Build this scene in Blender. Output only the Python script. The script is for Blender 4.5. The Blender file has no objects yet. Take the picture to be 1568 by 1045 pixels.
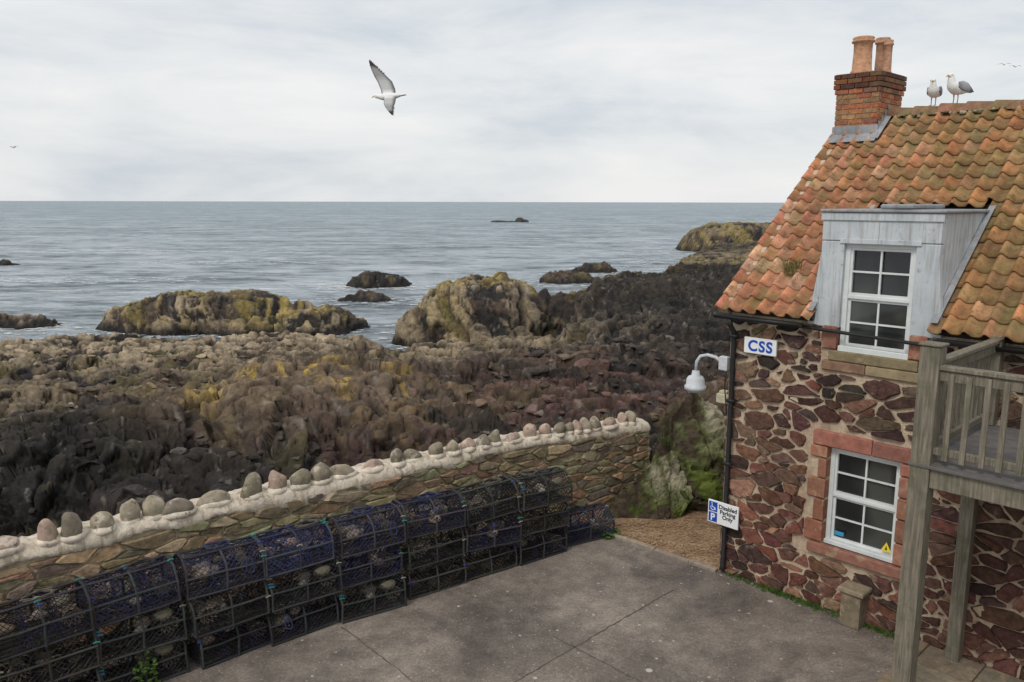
import bpy, math, random
import numpy as np
from mathutils import Vector, Matrix
random.seed(7)
R=random.Random(11)
scene=bpy.context.scene

# ------------------------------------------------------------------ helpers
def link(o,parent=None):
    scene.collection.objects.link(o)
    if parent: o.parent=parent
    return o
def empty(name,mat=None):
    e=bpy.data.objects.new(name,None); e.empty_display_size=.2
    link(e)
    if mat is not None: e.matrix_world=mat
    return e
class MB:
    def __init__(s): s.v=[];s.f=[];s.c=[];s.m=[]
    def add(s,vs,fs,col=(1,1,1),mi=0):
        b=len(s.v); s.v.extend([tuple(p) for p in vs])
        if len(col)==3 and not hasattr(col[0],'__len__'): s.c.extend([(col[0],col[1],col[2],1)]*len(vs))
        else: s.c.extend([(c[0],c[1],c[2],1) for c in col])
        for f in fs: s.f.append(tuple(b+i for i in f)); s.m.append(mi)
    def box(s,a,b,col=(1,1,1),mi=0,M=None,bev=0):
        x0,y0,z0=a;x1,y1,z1=b
        if bev>0:
            k=bev
            vs=[]
            for (xa,xb,ya,yb,z) in ((x0+k,x1-k,y0+k,y1-k,z0),(x0,x1,y0,y1,z0+k),(x0,x1,y0,y1,z1-k),(x0+k,x1-k,y0+k,y1-k,z1)):
                vs+= [(xa,ya,z),(xb,ya,z),(xb,yb,z),(xa,yb,z)]
            fs=[(3,2,1,0),(12,13,14,15)]
            for r in range(3):
                for i in range(4):
                    j=(i+1)%4; fs.append((r*4+i,r*4+j,r*4+4+j,r*4+4+i))
        else:
            vs=[(x0,y0,z0),(x1,y0,z0),(x1,y1,z0),(x0,y1,z0),(x0,y0,z1),(x1,y0,z1),(x1,y1,z1),(x0,y1,z1)]
            fs=[(3,2,1,0),(4,5,6,7),(0,1,5,4),(1,2,6,5),(2,3,7,6),(3,0,4,7)]
        if M is not None: vs=[M@Vector(p) for p in vs]
        s.add(vs,fs,col,mi)
    def tube(s,pts,r,n=6,col=(1,1,1),mi=0,cap=True):
        pts=[Vector(p) for p in pts]
        rs=r if hasattr(r,'__len__') else [r]*len(pts)
        vs=[];fs=[]
        up=None
        for i,p in enumerate(pts):
            t=(pts[min(i+1,len(pts)-1)]-pts[max(i-1,0)])
            if t.length<1e-9: t=Vector((0,0,1))
            t.normalize()
            if up is None:
                up=Vector((0,0,1)) if abs(t.z)<.9 else Vector((1,0,0))
            a=t.cross(up)
            if a.length<1e-4: a=t.cross(Vector((0,1,0)))
            a.normalize(); b=a.cross(t).normalized(); up=b
            for k in range(n):
                an=2*math.pi*k/n
                rr=rs[i]
                rx,ry=(rr if hasattr(rr,'__len__') else (rr,rr))
                vs.append(p+a*math.cos(an)*rx+b*math.sin(an)*ry)
        for i in range(len(pts)-1):
            for k in range(n):
                k2=(k+1)%n
                fs.append((i*n+k,i*n+k2,(i+1)*n+k2,(i+1)*n+k))
        if cap:
            fs.append(tuple(range(n))[::-1]); fs.append(tuple((len(pts)-1)*n+k for k in range(n)))
        s.add(vs,fs,col,mi)
    def lathe(s,prof,origin,n=20,col=(1,1,1),mi=0):
        ox,oy,oz=origin; vs=[];fs=[]
        for (r,z) in prof:
            for k in range(n):
                a=2*math.pi*k/n; vs.append((ox+r*math.cos(a),oy+r*math.sin(a),oz+z))
        for i in range(len(prof)-1):
            for k in range(n):
                k2=(k+1)%n; fs.append((i*n+k,i*n+k2,(i+1)*n+k2,(i+1)*n+k))
        s.add(vs,fs,col,mi)
    def obj(s,name,mats,parent=None,smooth=False):
        me=bpy.data.meshes.new(name)
        me.from_pydata(s.v,[],s.f)
        for m in (mats if isinstance(mats,(list,tuple)) else [mats]): me.materials.append(m)
        me.polygons.foreach_set('material_index',s.m)
        a=me.color_attributes.new('Col','FLOAT_COLOR','POINT')
        a.data.foreach_set('color',np.array(s.c,dtype=np.float32).ravel())
        if smooth: me.polygons.foreach_set('use_smooth',[True]*len(me.polygons))
        me.update()
        return link(bpy.data.objects.new(name,me),parent)

def jit(c,a=.15,r=R):
    k=1+r.uniform(-a,a)
    return tuple(max(0,x*k*(1+r.uniform(-a*.3,a*.3))) for x in c)
def mix(a,b,t): return tuple(a[i]*(1-t)+b[i]*t for i in range(3))

# ------------------------------------------------------------------ materials
class Mat:
    def __init__(s,name):
        s.m=bpy.data.materials.new(name); s.m.use_nodes=True
        s.nt=s.m.node_tree; s.nt.nodes.clear()
        s.out=s.n('ShaderNodeOutputMaterial')
    def n(s,t,props=None,**ins):
        nd=s.nt.nodes.new(t)
        for k,v in (props or {}).items(): setattr(nd,k,v)
        for k,v in ins.items():
            key=int(k[1:]) if k[0]=='i' and k[1:].isdigit() else k.replace('_',' ')
            s.set(nd,key,v)
        return nd
    def set(s,nd,key,v):
        sock=nd.inputs[key]
        if isinstance(v,bpy.types.NodeSocket): s.nt.links.new(v,sock)
        elif isinstance(v,bpy.types.Node): s.nt.links.new(v.outputs[0],sock)
        else:
            if hasattr(v,'__len__') and len(v)==3 and sock.type=='RGBA': v=(*v,1)
            sock.default_value=v
    def co(s,scale=(1,1,1),kind='Object'):
        tc=s.n('ShaderNodeTexCoord')
        mp=s.n('ShaderNodeMapping'); s.nt.links.new(tc.outputs[kind],mp.inputs['Vector'])
        mp.inputs['Scale'].default_value=scale
        return mp.outputs[0]
    def noise(s,vec,scale,detail=5,rough=.6,dist=0):
        return s.n('ShaderNodeTexNoise',Vector=vec,Scale=scale,Detail=detail,Roughness=rough,Distortion=dist).outputs['Fac']
    def ramp(s,fac,stops,interp='LINEAR'):
        r=s.n('ShaderNodeValToRGB'); r.color_ramp.interpolation=interp
        els=r.color_ramp.elements
        while len(els)<len(stops): els.new(.5)
        for e,(p,c) in zip(els,stops):
            e.position=p
            if not hasattr(c,'__len__'): c=(c,c,c)
            e.color=(*c,1)
        s.nt.links.new(fac,r.inputs[0]); return r.outputs[0]
    def mixc(s,fac,a,b,mode='MIX'):
        m=s.n('ShaderNodeMix',{'data_type':'RGBA','blend_type':mode})
        s.set(m,0,fac); s.set(m,6,a); s.set(m,7,b); return m.outputs[2]
    def math(s,op,a,b=0.0):
        m=s.n('ShaderNodeMath',{'operation':op}); s.set(m,0,a); s.set(m,1,b); return m.outputs[0]
    def attr(s): return s.n('ShaderNodeAttribute',{'attribute_name':'Col'}).outputs['Color']
    def bump(s,h,strength=.5,dist=.02,normal=None):
        b=s.n('ShaderNodeBump',Height=h,Strength=strength,Distance=dist)
        if normal is not None: s.set(b,'Normal',normal)
        return b.outputs[0]
    def fin(s,col,rough=.85,normal=None,spec=.3,metal=0):
        p=s.n('ShaderNodeBsdfPrincipled'); s.set(p,'Base Color',col); s.set(p,'Roughness',rough)
        s.set(p,'Specular IOR Level',spec); s.set(p,'Metallic',metal)
        if normal is not None: s.set(p,'Normal',normal)
        s.nt.links.new(p.outputs[0],s.out.inputs[0]); return s.m

def attr_mat(name,nscale=8,lo=.6,hi=1.35,bs=.5,bd=.02,rough=.88,spots=None,spec=.25):
    M=Mat(name); v=M.co(); n=M.noise(v,nscale,8,.65)
    k=M.ramp(n,[(.28,lo),(.72,hi)])
    c=M.mixc(1.0,M.attr(),k,'MULTIPLY')
    if spots:
        for (sc,th,colr,amt) in spots:
            m=M.ramp(M.noise(v,sc,4,.6),[(th,0),(th+.06,amt)])
            c=M.mixc(m,c,colr)
    nb=M.noise(v,nscale*2.5,8,.7)
    return M.fin(c,rough,M.bump(nb,bs,bd),spec)

m_stone=attr_mat('rubble_stone',14,.45,1.5,1.0,.03,spots=[(5.5,.62,(.46,.37,.27),.3),(11,.69,(.42,.36,.27),.4),(31,.70,(.5,.46,.38),.55)])
m_seastone=attr_mat('sea_wall_stone',12,.55,1.5,.8,.02,spots=[(7,.62,(.11,.11,.04),.5),(28,.68,(.6,.56,.45),.6)])
m_tile=attr_mat('clay_pantile',7,.5,1.4,.5,.008,.85,spots=[(3.2,.55,(.19,.165,.06),.5),(1.6,.60,(.26,.20,.12),.35),(9,.59,(.10,.095,.035),.6),(38,.63,(.04,.035,.028),.75),(24,.68,(.55,.5,.4),.6)])
m_brick=attr_mat('brick',16,.55,1.35,.6,.01,spots=[(8,.62,(.10,.085,.06),.6)])
m_cobble=attr_mat('cobble',10,.6,1.3,.7,.014,spots=[(5,.58,(.62,.56,.48),.5),(14,.60,(.12,.11,.05),.7)])
def wood(name,c1,c2):
    M=Mat(name); v=M.co((30,30,2.2)); n=M.noise(v,1.5,6,.6,.4)
    v2=M.co(); n2=M.noise(v2,6,5,.6)
    c=M.ramp(n,[(.3,c1),(.7,c2)])
    c=M.mixc(M.ramp(n2,[(.5,0),(.62,.45)]),c,(.09,.10,.055))
    return M.fin(c,.85,M.bump(n,.5,.008))
m_wood=wood('weathered_timber',(.095,.083,.065),(.26,.23,.175))
def plain(name,c,rough=.6,var=.2,ns=6,bs=.15,spec=.3,metal=0):
    M=Mat(name); v=M.co(); n=M.noise(v,ns,6,.6)
    col=M.ramp(n,[(.3,tuple(x*(1-var) for x in c)),(.7,tuple(min(1,x*(1+var)) for x in c))])
    return M.fin(col,rough,M.bump(n,bs,.01),spec,metal)
M=Mat('white_paint'); v=M.co(); n=M.noise(v,5,6,.6)
c=M.ramp(n,[(.3,(.58,.62,.62)),(.7,(.72,.74,.73))]); c=M.mixc(M.ramp(M.noise(M.co((14,14,3)),2,6,.7),[(.6,0),(.72,.5)]),c,(.36,.38,.35))
m_white=M.fin(c,.5,M.bump(n,.05,.01),.3)
m_black=plain('black_plastic',(.02,.02,.021),.45,.3,8)
M=Mat('lead_sheet'); v=M.co(); n=M.noise(v,3,6,.65); st=M.noise(M.co((9,9,.8)),2,4,.6)
c=M.ramp(n,[(.3,(.20,.21,.225)),(.7,(.36,.37,.39))]); c=M.mixc(M.ramp(st,[(.5,0),(.72,.6)]),c,(.14,.135,.12))
m_lead=M.fin(c,.7,M.bump(n,.4,.02),.3)
M=Mat('dormer_paint'); v=M.co(); n=M.noise(v,3,6,.65); st=M.noise(M.co((10,10,.7)),2,6,.65)
c=M.ramp(n,[(.3,(.41,.45,.48)),(.7,(.55,.58,.60))]); c=M.mixc(M.ramp(st,[(.48,0),(.68,.75)]),c,(.25,.24,.22))
c=M.mixc(M.ramp(M.noise(v,9,6,.7),[(.60,0),(.68,.6)]),c,(.24,.23,.2))
m_dorm=M.fin(c,.75,M.bump(n,.2,.01),.25)
m_dark=plain('dark_interior',(.012,.012,.014),.9,.3)
M=Mat('window_glass'); v=M.co((1,1,.6)); n=M.noise(v,1.6,2,.4)
m_glass=M.fin(M.ramp(n,[(.42,(.010,.012,.013)),(.52,(.022,.026,.026)),(.6,(.06,.064,.058))]),.05,M.bump(n,.05,.02),.6)
def mortar(name,c1,c2,stain,amt):
    M=Mat(name); v=M.co(); n=M.noise(v,7,8,.65); n2=M.noise(v,30,6,.7)
    c=M.ramp(n,[(.3,c1),(.7,c2)])
    s=M.noise(M.co((3,3,1.2)),1.3,6,.65)
    c=M.mixc(M.ramp(s,[(.48,0),(.65,amt)]),c,stain)
    return M.fin(c,.95,M.bump(n2,.9,.03),.15)
m_mortar=mortar('lime_mortar',(.43,.34,.245),(.70,.57,.42),(.28,.165,.115),.65)
m_seamortar=mortar('sea_wall_mortar',(.36,.30,.19),(.58,.49,.34),(.17,.155,.08),.6)
M=Mat('cap_mortar'); v=M.co(); n=M.noise(v,5,8,.65); n2=M.noise(v,26,6,.7); s=M.noise(M.co((11,11,1.2)),1.4,5,.6)
c=M.ramp(n,[(.3,(.52,.43,.33)),(.68,(.80,.72,.60))]); c=M.mixc(M.ramp(s,[(.50,0),(.64,.65)]),c,(.30,.24,.17))
m_cap=M.fin(c,.95,M.bump(n2,.9,.03),.15)
m_sand=attr_mat('red_sandstone',10,.65,1.3,.6,.012,spots=[(5,.58,(.34,.26,.17),.6),(14,.64,(.12,.075,.055),.6)])
m_net=attr_mat('net_twine',20,.7,1.3,.1,.003,.7,spec=.15)
m_gull=attr_mat('gull_plumage',25,.9,1.08,.25,.004,.7)
def leafmat(name,c1,c2):
    M=Mat(name); n=M.noise(M.co(),9,3,.5); return M.fin(M.ramp(n,[(.3,c1),(.7,c2)]),.7,None,.2)
m_leaf=leafmat('leaf',(.03,.07,.012),(.09,.15,.03))
m_grass=leafmat('dry_grass',(.12,.13,.04),(.33,.28,.12))
m_straw=leafmat('straw',(.25,.16,.08),(.5,.36,.2))

# ------------------------------------------------------------------ world
w=bpy.data.worlds.new('World'); scene.world=w; w.use_nodes=True
nt=w.node_tree; nt.nodes.clear()
def wn(t,**p):
    nd=nt.nodes.new(t)
    for k,v in p.items(): setattr(nd,k,v)
    return nd
SE,SR=math.radians(48),math.radians(215)
sky=wn('ShaderNodeTexSky',sky_type='NISHITA',sun_disc=False,sun_elevation=SE,sun_rotation=SR,air_density=1.0,dust_density=3.0)
b1=wn('ShaderNodeBackground'); nt.links.new(sky.outputs[0],b1.inputs[0]); b1.inputs[1].default_value=.08
tc=wn('ShaderNodeTexCoord'); mp=wn('ShaderNodeMapping'); mp.inputs['Scale'].default_value=(1.0,1.0,4.2); mp.inputs['Location'].default_value=(.3,.2,.1)
nt.links.new(tc.outputs['Generated'],mp.inputs[0])
no=wn('ShaderNodeTexNoise'); no.inputs['Scale'].default_value=2.6; no.inputs['Detail'].default_value=9; no.inputs['Roughness'].default_value=.58; no.inputs['Distortion'].default_value=.25
nt.links.new(mp.outputs[0],no.inputs['Vector'])
rp=wn('ShaderNodeValToRGB'); e=rp.color_ramp.elements
e[0].position=.34; e[0].color=(.67,.725,.78,1); e[1].position=.66; e[1].color=(.97,.965,.96,1)
m_=e.new(.5); m_.color=(.85,.875,.89,1)
nt.links.new(no.outputs['Fac'],rp.inputs[0])
b2=wn('ShaderNodeBackground'); nt.links.new(rp.outputs[0],b2.inputs[0]); b2.inputs[1].default_value=1.0
mx=wn('ShaderNodeMixShader'); mx.inputs[0].default_value=.88
nt.links.new(b1.outputs[0],mx.inputs[1]); nt.links.new(b2.outputs[0],mx.inputs[2])
wo=wn('ShaderNodeOutputWorld'); nt.links.new(mx.outputs[0],wo.inputs[0])
sl=bpy.data.lights.new('sun','SUN'); sl.energy=1.5; sl.angle=math.radians(16); sl.color=(1,.95,.88)
so=link(bpy.data.objects.new('sun',sl))
sd=Vector((math.sin(SR)*math.cos(SE),math.cos(SR)*math.cos(SE),math.sin(SE)))
so.rotation_euler=sd.to_track_quat('Z','Y').to_euler(); so.location=(0,-20,40)

# ------------------------------------------------------------------ numpy noise
def h2(ix,iy,k):
    h=(ix*374761393+iy*668265263+k*1442695041)&0xffffffff
    h=((h^(h>>13))*1274126177)&0xffffffff
    h=((h^(h>>15))*1103515245)&0xffffffff
    return ((h^(h>>16))&0xffffff)/float(0x1000000)
def vn(x,y,k):
    ix=np.floor(x).astype(np.int64); iy=np.floor(y).astype(np.int64)
    fx=x-ix; fy=y-iy; fx=fx*fx*(3-2*fx); fy=fy*fy*(3-2*fy)
    return (h2(ix,iy,k)*(1-fx)+h2(ix+1,iy,k)*fx)*(1-fy)+(h2(ix,iy+1,k)*(1-fx)+h2(ix+1,iy+1,k)*fx)*fy
def fbm(x,y,k,o=4):
    s=0;a=.5;t=0
    for i in range(o):
        s=s+a*vn(x*2**i+i*17.3,y*2**i-i*9.1,k+i); t+=a; a*=.5
    return s/t
def worley(x,y,k):
    ix=np.floor(x).astype(np.int64); iy=np.floor(y).astype(np.int64)
    f1=np.full(x.shape,9.); f2=np.full(x.shape,9.)
    dx=np.zeros(x.shape); dy=np.zeros(x.shape); cx=np.zeros(x.shape,np.int64); cy=np.zeros(x.shape,np.int64)
    for i in (-1,0,1):
        for j in (-1,0,1):
            jx=ix+i; jy=iy+j
            ddx=x-(jx+h2(jx,jy,k)); ddy=y-(jy+h2(jx,jy,k+1))
            d=ddx*ddx+ddy*ddy
            n=d<f1
            f2=np.where(n,f1,np.minimum(f2,d)); f1=np.where(n,d,f1)
            dx=np.where(n,ddx,dx); dy=np.where(n,ddy,dy); cx=np.where(n,jx,cx); cy=np.where(n,jy,cy)
    return np.sqrt(f1),np.sqrt(f2),dx,dy,h2(cx,cy,k+2),h2(cx,cy,k+3),h2(cx,cy,k+4)
def sm(a,b,x):
    t=np.clip((x-a)/(b-a),0,1); return t*t*(3-2*t)

SEA=-3.0
WX=[-30,-14,-9,-5.43,-3.04,-.3,2.0,2.3,5.5,9,24]
WY=[-14,1,5,8,10,12.1,13.7,13.95,16,14,2]
def blocks(x,y,sc,k,ang=.6,an=1.7,off=.55,tilt=1.1):
    c,s=math.cos(ang),math.sin(ang)
    u=(x*c+y*s)/(sc*an); v_=(-x*s+y*c)/sc
    wx=fbm(x/sc*.9,y/sc*.9,k+50,2)-.5; wy=fbm(x/sc*.9+7,y/sc*.9+3,k+60,2)-.5
    F1,F2,dx,dy,a,b,d=worley(u+wx*.9,v_+wy*.9,k)
    h=(a-.5)*off+ (b-.5)*tilt*dx+((d-.5)*tilt-.25)*dy
    cr=1-sm(0,.14,F2-F1)
    return h,cr,a
BL=[(-22,53,3.8,3.6,-.65),(-17.8,53,4.6,3.8,-.6),(-13.4,52,3.6,3.2,-1.5),(-25,53,2.4,2.4,-1.4),
    (-1.5,49,4.8,5.2,.6),(2.4,50,3.0,3.6,-1.4),(-4.6,48,2.6,3,-1.1),
    (7.2,46,4.4,6.4,.9),(11.5,49,5,6,1.0),(16,50,6,7,1.2),(9,38,6,5,.0),
    (22,86,4.5,12,-.9),(30,112,5,10,-1.0),(36,143,8,8,1.2),(40,143,6,7,1.7),(48,150,9,9,1.5),
    (-13.5,80,3.4,3,-1.6),(-12.4,68,3.2,2.2,-2.35),(5.9,84,3.6,2.5,-1.9),(9.8,97,3.4,2.5,-1.9),(-33,53.5,3.4,2,-2.3),(-66,105,3,2,-2.3),
    (-6.3,24.2,4.1,4.4,.05),(-3.5,22.6,2.8,2.8,-.3),(-9.2,22.8,2.8,2.8,-.35),
    (-11.2,19,3.4,2.8,-.05),(-7.6,17.4,2.8,1.8,-.95),(-14,21,2.4,3,-.15),(1.5,29,4,4,-.55),(4,21,3,2.5,-.75)]
def detail(x,y):
    fl=np.exp(-(((x+6)/4.8)**2+((y-23.5)/3.2)**2))
    h1,c1,a1=blocks(x,y,3.6,11,.35,1.9); h2_,c2,a2=blocks(x,y,1.6,21,.25,1.8)
    n=h1*.56+(h2_*.34-c2*.10)*(1-.6*fl)-c1*.18+(fbm(x/1.6,y/1.6,5,4)-.5)*.40*(1-.4*fl)
    return n*(1-.3*fl),a1,a2,c2
def height(x,y):
    r_=x/np.maximum(y,1)
    ys=np.interp(r_,[-.9,-.63,-.5,-.3,-.2,-.15,-.1,0,.05,.09,.14,.2,.25,.6],[55,52,53,54,52,48,48,50,48,50,58,90,130,150])
    ys=ys+(fbm(x/6,y/6,3,3)-.5)*7
    land=sm(-3,13,ys-y)
    base=np.interp(r_,[-.9,-.5,-.2,0,.15,.3],[-1.4,-1.3,-1.15,-.98,-.75,-.4])
    base=base-sm(24,46,y)*np.interp(r_,[-.6,-.1,.1,.3],[.8,.8,.15,.1])
    z=-4.2*(1-land)+base*land
    for (cx,cy,rx,ry,top) in BL:
        r2=((x-cx)/rx)**2+((y-cy)/ry)**2
        mk=r2<3.6
        if not mk.any(): continue
        xs=x[mk];ysm=y[mk]
        wob=(fbm(xs/(rx*.6),ysm/(rx*.6),int(cx*7+900),4)-.5)*1.3
        k=np.clip(1.2-r2[mk]*(1+wob),0,1.2)/1.2
        k=1-(1-k)**1.7
        zz=z[mk]; z[mk]=np.maximum(zz,zz+(top-zz)*k)
    n,_,_,_=detail(x,y)
    z=z+n
    yw=np.interp(x,WX,WY)
    q=y-yw
    z=np.where(q<.45,-1.2,z)
    lim=-.75+sm(.4,4,q)*1.2
    z=np.where(q<4,np.minimum(z,lim+ .3*n),z)
    return z
def blur(a,k=1):
    for _ in range(k):
        b=np.pad(a,1,mode='edge'); a=(b[:-2,1:-1]+b[2:,1:-1]+b[1:-1,:-2]+b[1:-1,2:]+2*b[1:-1,1:-1])/6
    return a
NR,NC,NR2=760,780,1150
yy=4*np.exp(np.linspace(0,1,NR)**.92*math.log(175/4.))
tt=np.linspace(-.92,.62,NC)
Yg,T=np.meshgrid(yy,tt,indexing='ij')
Zg=blur(height(T*Yg,Yg),3)
ds=np.sqrt(np.diff(yy)[:,None]**2+(1.5*np.diff(Zg,axis=0))**2)/yy[1:,None]
kk=np.ones(31)/31
ds=np.apply_along_axis(lambda r_:np.convolve(np.pad(r_,15,mode='edge'),kk,'valid'),1,ds)
cum=np.concatenate([np.zeros((1,NC)),np.cumsum(ds,axis=0)])
Y=np.empty((NR2,NC));Z=np.empty((NR2,NC)); uu=np.linspace(0,1,NR2)
for j in range(NC):
    Y[:,j]=np.interp(uu*cum[-1,j],cum[:,j],yy); Z[:,j]=np.interp(Y[:,j],yy,Zg[:,j])
T=np.broadcast_to(tt,(NR2,NC)); X=T*Y; NR=NR2
n,a1,a2,c2=detail(X,Y)
ph=fbm(X/4,Y/4,131,3)*6
tz=Z*1.0+X*.10+Y*.05
Z=Z+.06*np.sin(2*math.pi*tz/.46+ph)+.02*np.sin(2*math.pi*tz/.19+ph*2)
def normals(X,Y,Z):
    P=np.stack([X,Y,Z],-1); du=np.gradient(P,axis=1); dv=np.gradient(P,axis=0)
    nn=np.cross(du,dv); nn/=np.linalg.norm(nn,axis=-1,keepdims=True)+1e-9
    return nn
ZS=blur(Z,8); nn=normals(X,Y,ZS)
act=(Y-np.interp(X,WX,WY)>.6)
D=np.zeros_like(X); a3=None
for (sc,amp,k,ang) in ((.85,.34,31,.18),(.38,.19,41,.32),(.17,.075,51,.05)):
    u=X+.25*ZS; v_=Y*.9-1.6*ZS
    hh,cc,aa=blocks(u,v_,sc,k,ang,1.9,.85,1.3)
    fade=np.clip(1.6-Y*.0035/sc*1.0,0.3,1)
    D+=amp*hh*fade-cc*amp*.38*fade
    if a3 is None: a3,c3=aa,cc
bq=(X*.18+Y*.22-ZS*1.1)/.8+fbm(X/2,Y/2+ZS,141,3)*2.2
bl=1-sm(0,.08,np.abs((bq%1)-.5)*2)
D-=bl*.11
D+=(fbm(X/.35+ZS*2,Y/.35-ZS*2.4,61,4)-.5)*.10
D=np.where(act,D,0)
X=X+nn[...,0]*D; Y=Y+nn[...,1]*D; Z=Z+nn[...,2]*D
def g(cx,cy,rx,ry): return np.exp(-(((X-cx)/rx)**2+((Y-cy)/ry)**2))
dark=np.array((.025,.0225,.0215)); brown=np.array((.10,.070,.050)); tan=np.array((.47,.37,.25)); ochre=np.array((.38,.285,.08)); red=np.array((.135,.068,.060)); lich=np.array((.56,.38,.05))
grey=np.array((.27,.245,.215)); olive=np.array((.14,.12,.042)); mid=np.array((.22,.16,.11))
q1=X+.6*Z; q2=Y-1.3*Z
n1=fbm(q1/2.2,q2/2.2,71,4); n2=fbm(q1/.6,q2/.6,81,4); n3=fbm(q1/.22,q2/.22,91,3); n5=fbm(q1/1.1,q2/1.1,151,4)
C=np.zeros(X.shape+(3,))
def mixn(C,col,m): m=np.clip(m,0,1)[...,None]; return C*(1-m)+col*m
C=C+dark
C=mixn(C,brown,sm(.42,.60,n1*.4+a2*.25+n2*.35))
C=mixn(C,olive,sm(.54,.64,n5)*.5)
C=mixn(C,red,g(2,25,5,5)*sm(.45,.65,n2*.6+a3*.4)*.8+g(-5,19,5,3)*sm(.5,.8,a3)*.4+g(4,30,5,6)*sm(.5,.65,n5)*.6)
zt=g(-19,43,16,8)*1.2+g(-18,53,11,4)*.9+g(-1,49,5.5,4)*.8+g(-14.5,20,2.4,4)*1.0+g(8,34,4,3)*.3+g(-30,40,12,12)*1.0+g(-6,31,5,4)*.25+g(38,143,14,12)*.5+g(21,86,9,14)*.5+g(0,38,7,5)*.45+g(-12,33,6,4)*.5
up=sm(-.12,.14,D)
C=mixn(C,tan*(.45+.5*n2[...,None]*1.4),np.clip(zt,0,1)*sm(.43,.54,.5*n2+.25*a3+.25*up)*(.5+.5*up)*.95)
zo=g(-22,53,5,3)*.9+g(-17,53,4,3)+g(-1.5,49,4,4)*1.1+g(-9.3,23.5,2.4,2)*.5+g(8,52,8,3)*.35+g(20,70,12,20)*.5+g(3.5,50,2.5,3)+g(-12,51,4,3)*.8+g(38,143,14,12)*.6
C=mixn(C,ochre*(.45+.8*n3[...,None]),np.clip(zo,0,1)*sm(.46,.55,.5*n5+.35*n2+.15*up)*.85)
C=mixn(C,dark*1.3,np.clip(g(-20,53,9,4)+g(-1,49,6,5),0,1)*sm(.50,.58,n1*.5+n2*.5)*.6)
C=mixn(C,mid*(.6+.8*n2[...,None]),np.clip(g(-6.2,23.4,4.2,2.9)*1.3,0,1)*(.55+.35*up))
zl=g(-4.9,23.8,2.1,1.9)+g(-9.3,22.8,1.2,1.1)*.9+g(-7.4,24.5,1.5,1)*.6
C=mixn(C,lich,np.clip(zl,0,1)*sm(.51,.57,n2*.45+n5*.35+n3*.2)*.8)
C=mixn(C,dark,np.clip(g(-11,18.4,3.8,2.5)+g(7.2,44,5,6.5)*1.1+g(11.5,42,5,8)*1.1+g(-6.5,17.2,4.6,1.7)*.9+g(7,31,4,5)*.8+g(16,52,6,8)*.7+g(2.5,20,3,2.5)*.5+g(-1,28,3,2)*.6,0,1)*.82)
C=mixn(C,grey,sm(.69,.77,n3)*.42)
C=mixn(C,dark*.9,1-sm(SEA+.2,SEA+.8,Z+(n2-.5)*.9))
C=mixn(C,dark*.6,np.clip(c2*.3+c3*.45+bl*.45,0,.75))  # occlusion-like shade painted into the colour of cracks and bedding lines
C=np.clip(C,0,1)
me=bpy.data.meshes.new('rocky_shore')
V=np.stack([X,Y,Z],-1).reshape(-1,3)
I=np.arange(NR*NC).reshape(NR,NC)
F=np.stack([I[:-1,:-1],I[:-1,1:],I[1:,1:],I[1:,:-1]],-1).reshape(-1,4)
keep=(Z[:-1,:-1]>SEA-.9)|(Z[1:,1:]>SEA-.9)
F=F[keep.reshape(-1)]
me.vertices.add(len(V)); me.vertices.foreach_set('co',V.astype(np.float32).ravel())
me.loops.add(F.size); me.loops.foreach_set('vertex_index',F.astype(np.int32).ravel())
me.polygons.add(len(F)); me.polygons.foreach_set('loop_start',np.arange(0,F.size,4,dtype=np.int32))
ca=me.color_attributes.new('Col','FLOAT_COLOR','POINT')
ca.data.foreach_set('color',np.concatenate([C.reshape(-1,3),np.ones((NR*NC,1))],1).astype(np.float32).ravel())
me.update(calc_edges=True)
m_rock=attr_mat('shore_rock',3.2,.45,1.6,1.0,.09,.8,spots=[(1.7,.69,(.26,.21,.15),.2),(11,.73,(.36,.31,.23),.4)],spec=.22)
me.materials.append(m_rock)
link(bpy.data.objects.new('rocky_shore',me))
shore_pts=[]
mk=np.argwhere((np.abs(Z-SEA)<.10)&(Y>38)&(Y<130))
rs_=np.random.default_rng(9)
if len(mk):
    for i,j in mk[rs_.integers(0,len(mk),2400)]: shore_pts.append((X[i,j],Y[i,j]))

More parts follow.
